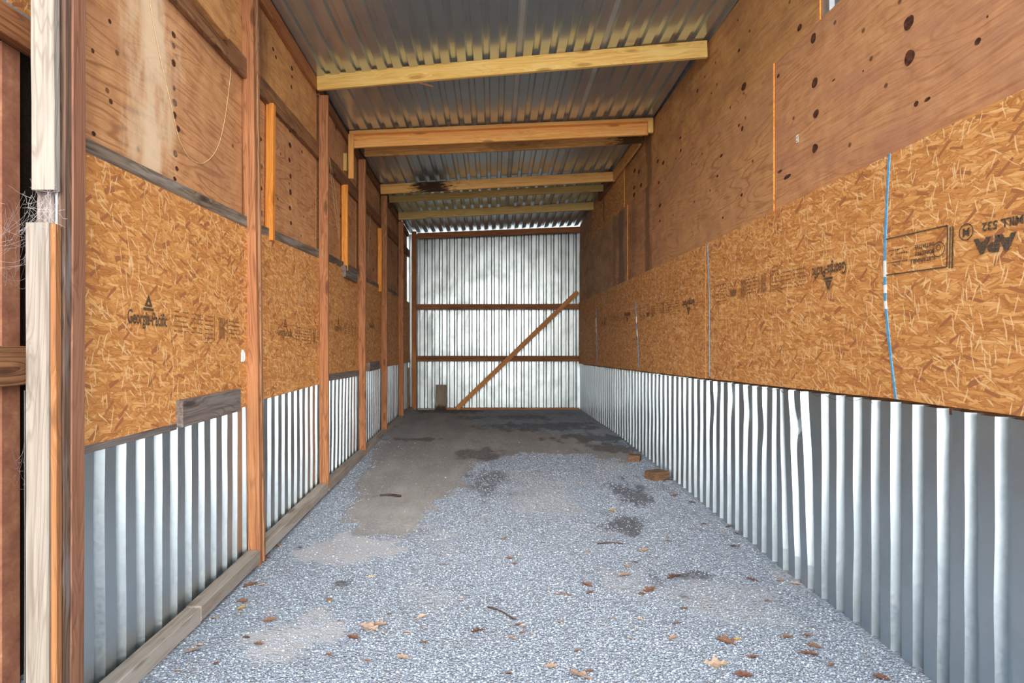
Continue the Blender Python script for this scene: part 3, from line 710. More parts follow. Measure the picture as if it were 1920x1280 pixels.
board('edge_strip', (XL - .006, 2.38, Z(-.418)), (XL - .006, 3.22, Z(-.412)), .034, .02, (0, 0, 1), M['greyboard'], 'thin grey strip under the bold-lettered OSB before the long block', 'board')
# white scrap stapled by the second stud
y, z = on_left(454, 668)
sc = []
outl = [(-.018, -.035), (.010, -.038), (.022, -.02), (.024, .012), (.012, .040), (-.006, .044), (-.016, .02)]
for (a, b) in outl: sc.append((a, b, .004 + .006 * math.cos(b * 30)))
sc += [(a * 1.0, b, -.001) for (a, b) in outl]
n = len(outl); fcs = [tuple(range(n)), tuple(range(2 * n - 1, n - 1, -1))] + [(i, i + n, (i + 1) % n + n, (i + 1) % n) for i in range(n)]
fcs = [tuple(f) for f in fcs]
tag(mesh_obj('plastic_scrap', sc, fcs, M['white'], mw=frame_left(y, z, XL + .002)), 'small white scrap stuck to the OSB next to the dark-grained stud', 'scrap')

# ================================================================= other wall, rows of sheets
RS = [1.75, 3.0, 5.44, 7.88, 10.32, 12.24]
RL = ['OSB sheet with the large upside-down APA stamp at the opening', 'OSB sheet with upside-down mill lettering, bordered by the broad blue edge', 'OSB sheet between the faint grey seam and the thin blue seam',
      'OSB sheet between the two thin blue seams near the far end', 'darkest OSB sheet beside the end wall, past the last blue seam']
osbR = []
for i, (ya, yb) in enumerate(zip(RS, RS[1:])):
    y0 = yb - .004; L = (yb - ya - .006) * RA; z0 = Z(interp(yb, OSBR_BOT))
    o = sheet('osb_sheet', frame_right(y0, z0, [.0, .0005, .001, .0005, .001][i]), lambda x, y0=y0, z0=z0: Z(interp(y0 - x, OSBR_TOP)) - z0 - .002, lambda x, y0=y0, z0=z0: Z(interp(y0 - x, OSBR_BOT)) - z0 + .004 * mnoise.noise((x * 4, y0, 0)),
              L, .011, M['osb'], RL[i], 'OSB sheet', 'OSB sheets on the sheeted wall')
    osbR.append((o, y0, z0))
def right_local(i, px, py):
    y, z = on_right(px, py); o, y0, z0 = osbR[i]; return (y0 - y) * RA, z - z0
def apa_letters(bm):
    # drawn upright, turned over as a whole when placed (the sheets hang upside down)
    text_mesh(bm, 'APA', .085, -.365, .026, sx=1.15, bold=.006)
    text_mesh(bm, 'MILL 532', .050, -.40, -.052, sx=1.0, bold=.0012)
def apa_emblem(bm):
    ring(bm, -.225, -.045, .038, .005); text_mesh(bm, 'M', .05, -.225, -.045, bold=.002)
def apa_box(bm):
    rnd = random.Random(5)
    bar(bm, -.155, .012, .008, .19, mi=0); bar(bm, -.140, .012, .006, .19, mi=0)
    for (x0, y0, w, h) in ((.075, .098, .40, .006), (.075, -.092, .40, .006), (-.125, .003, .006, .19), (.275, .003, .006, .19)): bar(bm, x0, y0, w, h)
    ring(bm, -.075, .010, .036, .004); ring(bm, -.075, .002, .014, .004)
    text_mesh(bm, 'SUSTAINABLE', .026, .020, .045, bold=.0006); text_mesh(bm, 'FORESTRY', .026, .010, .012, bold=.0006); text_mesh(bm, 'INITIATIVE', .026, .012, -.021, bold=.0006)
    text_mesh(bm, 'Certified', .02, .19, .052); text_mesh(bm, 'Sourcing', .02, .19, .022)
    tiny_print(bm, .12, -.005, .13, 2, .022, .006, rnd, 0)
    bar(bm, .19, .036, .15, .003)
APA_PARTS = [('printed_lettering', apa_letters, 'bold black upside-down letters'), ('printed_emblem', apa_emblem, 'black ringed letter emblem'), ('printed_box', apa_box, 'black boxed certification stamp')]
lx, ly = right_local(0, 1735, 468)
# fit of the box: its two ends lie at px 1672 and 1792
stamp(osbR[0][0], Matrix.Translation((lx + .01, ly, .0025)) @ ROT180 @ Matrix.Rotation(-.03, 4, 'Z') @ Matrix.Diagonal((1.0, .95, 1, 1)), APA_PARTS)
for i, (px, py), ink, sz in ((1, (1555, 506), 0, .094), (2, (1292, 568), 0, .094), (3, (1177, 590), 0, .094)):
    lx, ly = right_local(i, px, py)
    stamp(osbR[i][0], Matrix.Translation((lx, ly, .004)) @ ROT180 @ Matrix.Rotation(-.015, 4, 'Z'), mill_stamp(20 + i, ink, sz, .60))
def small_apa(i):
    rnd = random.Random(i)
    def f(bm):
        for (x0, y0, w, h) in ((.10, .07, .24, .005), (.10, -.07, .24, .005), (-.02, 0, .005, .145), (.22, 0, .005, .145)): bar(bm, x0, y0, w, h, mi=1)
        tiny_print(bm, .0, .045, .09, 4, .026, .008, rnd); tiny_print(bm, .13, .035, .06, 3, .026, .008, rnd)
        text_mesh(bm, 'APA', .07, -.15, .02, sx=.9, bold=.004, mi=1); tiny_print(bm, -.20, -.035, .10, 2, .02, .008, rnd)
        for k in range(8): bar(bm, -.30 - k * .012, .0, .005, .13, mi=1)
        tiny_print(bm, -.46, .05, .07, 5, .026, .008, rnd)
    return f
for i, (px, py) in ((1, (1352, 549)), (2, (1205, 588)), (3, (1124, 604))):
    lx, ly = right_local(i, px, py)
    stamp(osbR[i][0], Matrix.Translation((lx + .1, ly, .004)) @ ROT180, [('fine_print', small_apa(40 + i), 'faded upside-down certification stamp')])
# painted edges at the seams
def strip(i, pts, wid, whites, lab):
    o, y0, z0 = osbR[i]; P = []
    for (px, py) in pts:
        y, z = on_right(px, py); P.append(((y0 - y) * RA, z - z0))
    n = 30; verts, faces, fm = [], [], []
    for k in range(n + 1):
        yy = P[0][1] + (P[-1][1] - P[0][1]) * k / n
        xs = interp(-yy, [(-q[1], q[0]) for q in P])
        w = wid * (.75 + .35 * math.sin(k * .9) * .3 + .25 * math.sin(math.pi * k / n))
        for (dx, dz) in ((-w / 2, .0005), (-w / 2, .0045), (w / 2, .0045), (w / 2, .0005)): verts.append((xs + dx, yy, dz + .001))
        if k < n:
            p = k * 4; ym = yy + (P[-1][1] - P[0][1]) / n * .5
            wh = any(a >= ym >= b for (a, b) in whites)
            for j in range(3): faces.append((p + j, p + 4 + j, p + 5 + j, p + 1 + j)); fm.append(1 if wh else 0)
    e = mesh_obj('painted_edge', verts, faces, [M['blue'], M['white']], fm)
    e.parent = o; e.matrix_parent_inverse = Matrix.Identity(4); e['label'] = lab
def wz(i, px, a, b):
    _, z0 = osbR[i][1], osbR[i][2]; return (on_right(px, a)[1] - z0, on_right(px, b)[1] - z0)
strip(0, [(1669, 288), (1663, 400), (1660, 480), (1661, 560), (1666, 620), (1674, 690), (1681, 748)], .016, [wz(0, 1661, 494, 513), wz(0, 1661, 530, 546), wz(0, 1663, 566, 584)], 'wavy blue edge with white dashes')
strip(2, [(1192, 564), (1193, 590), (1196, 640), (1198, 690)], .022, [wz(2, 1194, 594, 607), wz(2, 1195, 620, 630)], 'thin blue edge with white dashes')
strip(3, [(1118, 578), (1118, 610), (1119, 650), (1119, 682)], .024, [wz(3, 1118, 596, 612), wz(3, 1118, 617, 624)], 'thin blue edge with white dashes')
strip(1, [(1327, 458), (1331, 560), (1331, 640), (1331, 706)], .006, [], 'faint grey-blue edge')
# plywood, middle row
def rknots(lst, y0, z0):
    K = []
    for (px, py, rx, ry, *sl) in lst:
        y, z = on_right(px, py); K.append(((y0 - y) * RA, z - z0, rx * y * y / (2.0 * F) , ry * y / F, sl[0] if sl else 2))
    return K
RK0 = [(1699, 42, 10, 13), (1700, 108, 11, 15), (1828, 77, 6, 7), (1524, 155, 5.5, 8), (1526, 213, 6, 8), (1713, 194, 5.5, 7), (1734, 186, 8, 5), (1521, 72, 5, 10), (1524, 278, 5, 9), (1456, 142, 3, 4.5), (1614, 133, 2, 3), (1559, 150, 4, 2), (1846, 31, 3, 3), (1459, 321, 5, 3, 2), (1473, 331, 6, 3, 2)]
MS = [1.75, 4.20, 6.58, 8.30, 11.2, 12.24]
ML = ['brown plywood sheet with large dark knots and a white sticker, above the APA-stamped OSB', 'brown wavy-grained plywood sheet past the orange seam in the middle row', 'water-stained plywood sheet below the roof ledger in the middle row',
      'plywood sheet with a black stain at the bright narrow seam', 'dim plywood strip in the middle row beside the end wall']
moff = [-.014, -.003, -.010, -.001, -.012]
for i, (ya, yb) in enumerate(zip(MS, MS[1:])):
    y0 = yb - .003; z0 = Z(.955); L = (yb - ya - .006) * RA
    def sx(px): return (y0 - on_right(px, 300)[0]) * RA
    mt = [M['plyR'], M['plyRm'], None, None, M['plyLd']][i]
    if i == 2: mt = ply('plywood_right_stained', *plyR, lines=.4, blotch=.4, stains=[(sx(1213), .17, .7, rgb(104, 72, 50)), (sx(1186), .14, .3, rgb(130, 92, 64))])
    if i == 3: mt = ply('plywood_right_soaked', rgb(212, 168, 126), rgb(192, 148, 106), rgb(150, 110, 76), lines=.4, blotch=.4, stains=[(sx(1165), .26, .75, rgb(112, 86, 66)), (sx(1152), .16, .45, rgb(104, 78, 60))])
    kk = rknots(RK0, y0, z0) if i == 0 else rknots([(1391, 241, 2, 4), (1352, 292, 3, 4), (1390, 365, 2, 3), (1345, 330, 2, 3), (1385, 235, 2, 3), (1355, 408, 2, 3)], y0, z0) if i == 1 else rknots([(1234, 342, 2, 4), (1236, 385, 2, 3), (1236, 414, 2, 3), (1260, 330, 2, 2)], y0, z0) if i == 2 else []
    o = sheet('plywood_sheet', frame_right(y0, z0, moff[i]), lambda x, z0=z0: Z(2.0) - z0, lambda x: 0.0, L, .012, mt, ML[i], 'plywood sheet', 'middle row of plywood', kk, edge=M['short'], warp=.002)
    if i == 0: ply0 = (o, y0, z0)
TS = [3.66, 6.15, 8.5, 10.9, 12.24]
TL = ['top row plywood sheet with small knots beside the first purlin end', 'top row plywood sheet behind the ends of the doubled purlin', 'top row sheet with a blue mark behind the last purlins', 'top row sheet beside the end wall header']
for i, (ya, yb) in enumerate(zip(TS, TS[1:])):
    y0 = yb - .003; z0 = Z(2.003); L = (yb - ya - .006) * RA
    mt = [M['plyRt'], ply('plywood_top_stained', rgb(216, 166, 110), rgb(198, 146, 90), rgb(154, 106, 64), lines=.35, blotch=.35, stains=[((y0 - on_right(1213, 300)[0]) * RA, .16, .7, rgb(108, 76, 52))]), M['osb'], M['plyLd']][i]
    kk = rknots([(1390, 162, 5, 8), (1494, 52, 6, 9), (1304, 170, 2, 4), (1381, 95, 2, 3), (1401, 58, 1.5, 2.5), (1379, 38, 1.5, 3), (1330, 175, 1.5, 2), (1273, 282, 2, 4)], y0, z0) if i == 0 else rknots([(1230, 302, 2, 4), (1240, 305, 2, 3), (1195, 322, 2, 4), (1187, 320, 2, 3), (1186, 352, 2, 4), (1199, 347, 2, 4), (1272, 258, 2, 3), (1186, 365, 2, 4)], y0, z0) if i == 1 else []
    o = sheet('plywood_sheet', frame_right(y0, z0, [-.020, -.022, -.008, -.018][i]), lambda x, y0=y0, z0=z0: roof_r(y0 - x) - .004 - z0, lambda x: 0.0, L, .012, mt, TL[i], 'plywood sheet', 'top row of plywood', kk, edge=M['short'], warp=.002)
    if i == 2:
        y, z = on_right(1131, 395); lx = (y0 - y) * RA
        e = mesh_obj('paint_mark', [(lx - .03, z - z0 - .18, .0015), (lx + .025, z - z0 - .16, .0015), (lx + .035, z - z0 + .16, .0015), (lx - .015, z - z0 + .2, .0015)], [(0, 1, 2, 3)], plain('dark_blue_paint', rgb(70, 76, 100)))
        e.parent = o; e.matrix_parent_inverse = Matrix.Identity(4); e['label'] = 'dark blue paint mark'
fm_ = corrugated('metal_flashing', frame_right(3.655, Z(2.0), -.03), 1.9, lambda q: roof_r(3.6 - q) - .01 - Z(2.0), lambda q: 0.0, M['flash'], depth=.02, rows=2)
del fm_['kind']; tag(fm_, 'grey metal panel at the top of the wall before the first top row plywood', 'panel')
# sticker on the plywood
y, z = on_right(1492, 260)
bm = bmesh.new(); bmesh.ops.create_cube(bm, size=1.0, matrix=Matrix.Diagonal((.030, .050, .0012, 1)))
me = bpy.data.meshes.new('sticker'); bm.to_mesh(me); bm.free(); me.materials.append(M['paper'])
so = bpy.data.objects.new('sticker', me); COL.objects.link(so); so.matrix_world = frame_right(y, z, moff[0] + .004)
tag(so, 'small white paper sticker on the knotty plywood', 'sticker')
def stick(bm):
    rnd = random.Random(3); tiny_print(bm, -.009, .012, .018, 3, .008, .0035, rnd, 0); bar(bm, 0, -.016, .014, .004)
bm = bmesh.new(); stick(bm); me = bpy.data.meshes.new('print'); bm.to_mesh(me); bm.free(); me.materials.append(M['ink']); me.materials.append(M['ink_faint'])
po = bpy.data.objects.new('sticker_print', me); COL.objects.link(po); po.parent = so; po['label'] = 'dark print on the sticker'
po.location = (0, 0, -.0008)
# nailer behind the lower OSB edge and the tangled wire along it
board('nailer_strip', (wall_rx(5.6) + .066, 5.6, Z(-.272)), (wall_rx(1.8) + .066, 1.8, Z(-.268)), .05, .02, (0, 0, 1), M['girt'], 'dark nailing strip just under the OSB at the metal tops', 'board')
board('nailer_strip', (wall_rx(12.1) + .066, 12.1, Z(-.296)), (wall_rx(5.65) + .066, 5.65, Z(-.275)), .05, .02, (0, 0, 1), M['girt'], 'far nailing strip under the OSB toward the end wall', 'board')
def tube(name, pts, r, mat, parent=None, sides=5, label=None, cat=None, group=None):
    verts, faces = [], []; n = len(pts); pts = [Vector(p) for p in pts]
    for i, p in enumerate(pts):
        d = (pts[min(i + 1, n - 1)] - pts[max(i - 1, 0)]).normalized()
        u = d.cross(Vector((.3, .2, 1))).normalized(); w = d.cross(u)
        for k in range(sides):
            a = 2 * math.pi * k / sides; verts.append(p + (u * math.cos(a) + w * math.sin(a)) * r)
    for i in range(n - 1):
        for k in range(sides):
            faces.append((i * sides + k, i * sides + (k + 1) % sides, (i + 1) * sides + (k + 1) % sides, (i + 1) * sides + k))
    o = mesh_obj(name, verts, faces, mat, parent=parent, smooth=True)
    return tag(o, label, cat, group)
def wire(y0, y1, lab, ph):
    pts = []
    n = int((y1 - y0) / .02)
    for i in range(n + 1):
        y = y0 + (y1 - y0) * i / n
        zz = Z(interp(y, OSBR_BOT)) - .022 + .012 * math.sin(y * 34 + ph) + .018 * mnoise.noise((y * 3, ph, 0))
        x = wall_rx(y) - .012 - .010 * math.sin(y * 27 + ph)
        pts.append((x, y, zz))
    tube('fence_wire', pts, .0013, M['wire'], label=lab, cat='wire', group='tangled wires under the OSB')
wire(3.1, 5.2, 'tangled thin wire under the OSB above the bent metal ribs', 0); wire(5.3, 9.6, 'thin sagging wire under the OSB toward the end wall', 2)

# ================================================================= roof timbers
def purlin(name, ya, xa, yb, xb, zta, ztb, h, t, mat, label, dz=0.0, **kw):
    a = Vector((xa, ya + t / 2, Z(zta) - h / 2 + dz)); b = Vector((xb, yb + t / 2, Z(ztb) - h / 2 + dz))
    return board(name, a, b, h, t, (0, 0, 1), mat, label, 'purlin', kw.pop('group', 'roof purlins'), seg=20, **kw)
purlin('roof_purlin', 5.80, -1.70, 5.38, 1.918, 2.655, 2.77, .150, .040, M['yellow'], 'bright yellow purlin, first and lowest-hanging from the opening')
# doubled orange purlin: flat rail, face board and two drop boards
board('roof_purlin', (-1.69, 7.09, Z(2.545)), (1.875, 7.09, Z(2.700)), .085, .040, (0, 1, 0), M['orange'], 'orange rail lying flat on top of the doubled purlin', 'purlin', 'roof purlins', seg=20)
purlin('roof_purlin', 7.115, -1.675, 7.115, 1.83, 2.525, 2.68, .138, .038, M['orange'], 'orange face board of the doubled purlin, under the flat rail')
board('drop_board', (-1.672, 7.065, Z(2.005)), (-1.672, 7.065, Z(2.525)), .062, .038, (1, 0, 0), M['orange'], 'orange drop board hanging at the studded end of the doubled purlin', 'board')
board('drop_board', (1.847, 7.065, Z(2.545)), (1.847, 7.065, Z(2.684)), .062, .038, (1, 0, 0), M['yellow'], 'short end piece of the doubled purlin at the plywood wall', 'board')
board('drop_board', (-1.742, 7.0, Z(2.08)), (-1.742, 7.0, Z(2.28)), .07, .036, (1, 0, 0), M['olive'], 'small pale block behind the drop board', 'board')
purlin('roof_purlin', 7.50, -1.61, 7.50, 1.865, 2.545, 2.715, .130, .040, M['warped'], 'dark stained bowed purlin just behind the doubled orange one', bow=-.02)
purlin('roof_purlin', 9.00, -1.69, 9.00, 1.82, 2.47, 2.665, .142, .040, M['rotten'], 'orange purlin with a black rotten stretch near the studded wall')
purlin('roof_purlin', 9.68, -1.68, 9.68, 1.79, 2.475, 2.66, .105, .040, M['olive'], 'narrow greenish purlin right behind the rotten one')
purlin('roof_purlin', 10.70, -1.69, 10.70, 1.785, 2.445, 2.625, .135, .040, M['olive'], 'olive yellow purlin last before the end wall')
purlin('roof_header', 12.10, -1.53, 12.10, 1.745, 2.345, 2.475, .112, .040, M['header'], 'reddish brown header across the top of the end wall')
board('roof_ledger', (wall_rx(7.6) - .022, 7.56, roof_r(7.6) - .082), (wall_rx(8.98) - .022, 8.98, roof_r(8.98) - .082), .15, .036, (0, 0, 1), M['warped'], 'brown ledger along the plywood wall between bowed and rotten purlins', 'ledger', 'ledgers under the roof edge')
board('roof_ledger', (wall_rx(9.06) - .022, 9.06, roof_r(9.06) - .085), (wall_rx(10.1) - .022, 10.1, roof_r(10.1) - .085), .15, .036, (0, 0, 1), M['girt'], 'dim ledger along the plywood wall behind the rotten purlin', 'ledger', 'ledgers under the roof edge')
board('splinter', at(783, 157, 5.70) + Vector((0, .02, .02)), at(812, 162, 5.74), .014, .008, (0, 0, 1), M['stud_dark'], 'dark splinter hanging under the first yellow purlin', 'splinter')

# ================================================================= end wall timbers
board('corner_post', (-1.60, 12.13, floor_z(12.1) - .02), (-1.60, 12.13, roof_z(-1.6, 12.1) - .01), .095, .06, (1, 0, 0), M['header'], 'reddish corner post at the end wall', 'post')
board('end_girt', (-1.55, 12.20, Z(.866)), (1.74, 12.20, Z(.872)), .110, .04, (0, 0, 1), M['backgirt'], 'upper horizontal girt across the end wall, with dark streaks', 'girt', 'girts on the end wall')
board('end_girt', (-1.55, 12.20, Z(-.186)), (1.74, 12.20, Z(-.184)), .112, .04, (0, 0, 1), M['backgirt'], 'lower horizontal girt across the end wall', 'girt', 'girts on the end wall')
board('end_sill', (-1.0, 12.19, Z(-1.205)), (1.74, 12.19, Z(-1.205)), .05, .05, (0, 0, 1), M['header'], 'thin reddish sill at the foot of the end wall', 'sill')
board('diagonal_brace', (-.735, 12.09, Z(-1.19)), (1.705, 12.13, Z(1.165)), .092, .036, (-.7, 0, .7), M['brace'], 'long diagonal brace across the end wall', 'brace')
board('grey_plank', (-1.055, 12.02, floor_z(12.0) - .01), (-1.05, 12.12, Z(-.712)), .215, .038, (1, 0, 0), M['plank'], 'grey plank standing against the foot of the end wall, charred at its base', 'plank')
board('floor_lath', (-1.52, 12.10, floor_z(12.1) + .022), (-1.18, 12.10, floor_z(12.1) + .018), .05, .03, (0, 1, 0), M['pale'], 'short pale slat on the floor beside the corner post', 'slat')
board('dark_post', (-1.715, 12.0, floor_z(12) - .01), (-1.715, 12.0, Z(-.36)), .06, .05, (1, 0, 0), M['girt'], 'short dark post stub behind the corner post', 'post')

# ================================================================= boards and neighbour bay at the opening
board('pale_board', (-1.652, 2.218, Z(.585)), (-1.652, 2.218, 4.35), .085, .036, (1, 0, 0), M['pale'], 'pale weathered board with a knot, upper of the pair at the opening', 'board', 'pale boards at the opening')
fp = bpy.data.objects.new('pale_board', None); COL.objects.link(fp); fp.location = (-1.672, 2.218, floor_z(2.2)); tag(fp, 'pale weathered board standing on the ground, lower of the pair at the opening', 'board', 'pale boards at the opening')
a = board('face_board', (-1.672, 2.218, floor_z(2.2) - .02), (-1.672, 2.218, Z(.465)), .084, .036, (1, 0, 0), M['pale'])
b = board('edge_strip', (-1.616, 2.224, floor_z(2.2) - .02), (-1.622, 2.224, Z(.462)), .022, .030, (1, 0, 0), M['short'])
b.data.materials[0] = M['strip']; b['label'] = 'fresh orange strip beside the pale board'
bpy.context.view_layer.update()
for q in (a, b): q.parent = fp; q.matrix_parent_inverse = fp.matrix_world.inverted()
board('backing_board', (-1.672, 2.258, floor_z(2.2) - .02), (-1.672, 2.258, 4.34), .066, .034, (1, 0, 0), M['greyboard'], 'paint-spotted grey board showing in the gap between the two pale boards', 'board')
fs = board('metal_strip', (-1.6335, 2.246, floor_z(2.2)), (-1.6255, 2.246, 4.33), .008, .010, (1, 0, 0), M['flash'], 'thin grey metal strip between pale boards and first stud', 'strip', wob=.0008)
NXw = -2.15
def rust():
    s = NT('rusty_metal'); v, co, r = s.obj()
    n1 = s.noise(s.vec('MULTIPLY', v, (9, 9, 2.2)), 1.0, 6, .65); n2 = s.noise(v, 40.0, 5, .7)
    c = s.ramp(s.math('ADD', s.math('MULTIPLY', n1, .7), s.math('MULTIPLY', n2, .3)), [(.3, rgb(140, 92, 74)), (.5, rgb(176, 120, 94)), (.62, rgb(196, 140, 108)), (.75, rgb(226, 196, 176))])
    return s.finish(c, .75, .15, bump=n2, dist=.002, strength=.5)
M['rust'] = rust()
rm = corrugated('rusty_sheet', frame_left(1.25, 0, NXw), 1.48, lambda q: Z(1.35), lambda q: -.02, M['rust'], depth=.02, rows=4, pitch=.46)
del rm['kind']; tag(rm, 'rusty brown metal sheet outside, past the dark gap at the opening', 'sheet')
o = sheet('osb_sheet', frame_left(1.2, Z(1.52), NXw), lambda x: 1.1, lambda x: 0.0, 1.62, .011, M['osb'], 'OSB sheet high outside, above the rusty metal', 'OSB sheet')
e = board('painted_edge', (0, .004, .004), (1.62, .004, .004), .014, .006, (0, 1, 0), M['blue'], parent=o); e['label'] = 'blue painted lower edge'
board('outer_girt', (NXw + .03, 1.2, Z(1.42)), (NXw + .03, 2.80, Z(1.42)), .14, .06, (0, 0, 1), M['stud'], 'brown girt outside, between the rusty sheet and the OSB above', 'girt', 'girts outside the opening')
board('outer_girt', (NXw + .03, 1.2, Z(-.072)), (NXw + .03, 2.80, Z(-.072)), .175, .045, (0, 0, 1), M['stud_dark'], 'brown rail outside across the rusty sheet at mid height', 'girt', 'girts outside the opening')
M['dark'] = wood('painted_gap_dark', rgb(60, 44, 34), rgb(44, 32, 26), rgb(24, 18, 14))  # near-black tone puts the gap's darkness into the colour
vv_ = [(-4.2, 2.9, -.05), (-4.2, 2.9, 4.4), (-4.2, 6, 4.4), (-4.2, 6, -.05), (-1.9, 6, -.05), (-1.9, 6, 4.4), (-1.9, 2.9, 4.4), (-1.9, 2.9, -.05)]  # bay closed at side, back and roof so the gap stays dark
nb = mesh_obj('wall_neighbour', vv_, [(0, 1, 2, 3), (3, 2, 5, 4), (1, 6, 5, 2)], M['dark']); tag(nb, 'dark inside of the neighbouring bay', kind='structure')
nw = mesh_obj('wall_light_screen', [(-4.2, 2.9, -.05), (-2.2, 2.9, -.05), (-2.2, 2.9, 4.4), (-4.2, 2.9, 4.4), (-2.2, 1.0, -.05), (-2.2, 1.0, 4.4), (-2.2, 2.9, 4.4), (-2.2, 2.9, -.05)], [(0, 1, 2, 3), (4, 5, 6, 7)], M['dark']); tag(nw, 'added dark screen behind the rusty sheet, keeping light out', kind='structure')  # unseen screen added to shut daylight out of the gap

# ================================================================= twine and cobwebs
def lpt(px, py, x=XL + .012): y, z = on_left(px, py, x); return Vector((x, y, z))
def smooth_pts(P, n=8):
    out = []
    for i in range(len(P) - 1):
        p0, p1, p2, p3 = P[max(i - 1, 0)], P[i], P[i + 1], P[min(i + 2, len(P) - 1)]
        for k in range(n):
            t = k / n
            out.append(.5 * ((2 * p1) + (-p0 + p2) * t + (2 * p0 - 5 * p1 + 4 * p2 - p3) * t * t + (-p0 + 3 * p1 - 3 * p2 + p3) * t ** 3))
    out.append(P[-1]); return out
XT = PX + .006
tube('twine', smooth_pts([lpt(*p, XT) for p in ((280, -40), (281, 0), (290, 55), (303, 120), (318, 185), (333, 250), (340, 270), (352, 292), (368, 304), (383, 305), (400, 290), (412, 265), (422, 220), (430, 160), (433, 126))]), .0016, M['twine'], label='loop of pale twine hanging over the bleached plywood', cat='twine', group='twines hanging on the studded wall')
tube('twine', smooth_pts([lpt(*p, XL + .01) for p in ((617, 292), (624, 360), (632, 420), (636, 450))]), .0016, M['twine'], label='pale twine hanging from the girt in the third bay, the one farther from the block', cat='twine', group='twines hanging on the studded wall')
tube('twine', smooth_pts([lpt(*p, XL + .012) for p in ((618, 295), (630, 370), (636, 440), (634, 442))]), .0012, M['twine'], label='second thin twine beside the first in the third bay', cat='twine', group='twines hanging on the studded wall')
tube('twine', smooth_pts([lpt(*p, XL + .012) for p in ((695, 400), (692, 450), (690, 490))]), .0014, M['twine'], label='twine hanging in the fourth bay beside its girt', cat='twine', group='twines hanging on the studded wall')
def web(lab, anchors, n, seed, rad=.00022):
    rnd = random.Random(seed); verts, faces = [], []
    for _ in range(n):
        a, b = rnd.sample(anchors, 2); a = Vector(a) + Vector((rnd.uniform(-.03, .03), rnd.uniform(-.02, .02), rnd.uniform(-.06, .06))); b = Vector(b) + Vector((rnd.uniform(-.03, .03), rnd.uniform(-.02, .02), rnd.uniform(-.06, .06)))
        if rnd.random() < .5: b = a + (b - a) * rnd.uniform(.2, .7)
        sag = (b - a).length * rnd.uniform(.03, .15); prev = None
        for k in range(7):
            t = k / 6; p = a.lerp(b, t) - Vector((0, 0, sag * 4 * t * (1 - t))) + Vector((rnd.uniform(-1, 1), rnd.uniform(-1, 1), rnd.uniform(-1, 1))) * .003
            i0 = len(verts); verts += [p + Vector((rad, 0, 0)), p + Vector((-rad * .5, 0, rad)), p + Vector((-rad * .5, 0, -rad))]
            if prev is not None:
                for j in range(3): faces.append((prev + j, prev + (j + 1) % 3, i0 + (j + 1) % 3, i0 + j))
            prev = i0
    tag(mesh_obj('cobweb', verts, faces, M['web']), lab, 'cobweb', 'cobwebs at the opening')
web('cobweb strung over the rusty sheet and the dark gap', [(NXw + .01, 2.45, Z(.75)), (NXw + .01, 2.65, Z(.6)), (NXw + .01, 2.5, Z(.4)), (NXw + .01, 2.66, Z(.3)), (-1.70, 2.22, Z(.55)), (-1.71, 2.22, Z(.42)), (-1.70, 2.22, Z(.35)), (NXw + .01, 2.4, Z(.33))], 70, 3)
web('dusty cobweb in the gap between the two pale boards', [(-1.70, 2.205, Z(.58)), (-1.62, 2.205, Z(.58)), (-1.70, 2.205, Z(.47)), (-1.61, 2.205, Z(.47)), (-1.66, 2.235, Z(.52)), (-1.615, 2.23, Z(.5))], 60, 4)
web('small cobweb in the dark gap near the ground', [(NXw + .01, 2.7, Z(-.45)), (-1.715, 2.21, Z(-.47)), (NXw + .01, 2.7, Z(-.52)), (-1.715, 2.21, Z(-.40))], 14, 6)

# ================================================================= blocks, leaves, chips on the floor
def gblock(px, py, L, w, h, rot, lab, mat):
    g = on_ground(px, py); d = Vector((math.cos(rot), math.sin(rot), 0)); z = floor_h(g.x, g.y) + h / 2 - .008
    board('wood_offcut', Vector((g.x, g.y, z)) - d * L / 2, Vector((g.x, g.y, z)) + d * L / 2, w, h, (-d.y, d.x, 0), mat, lab, 'offcut', 'wood offcuts on the gravel')
gblock(1232, 898, .20, .16, .10, .45, 'brown wood offcut against the metal wall, the nearer and larger of two', M['block'])
gblock(1190, 864, .15, .14, .085, 1.2, 'dark wood offcut against the metal wall, the farther and smaller of two', M['block'])
gblock(695, 1081, .055, .028, .014, .1, 'small yellow wood chip lying on the pale gravel near the black oil spot', M['yellow'])
gblock(1458, 1181, .055, .026, .012, -.7, 'small yellow wood chip near the metal wall foot', M['yellow'])
gblock(618, 1128, .028, .03, .026, .4, 'tiny brown cut stub on the gravel below the oil spot', M['block'])

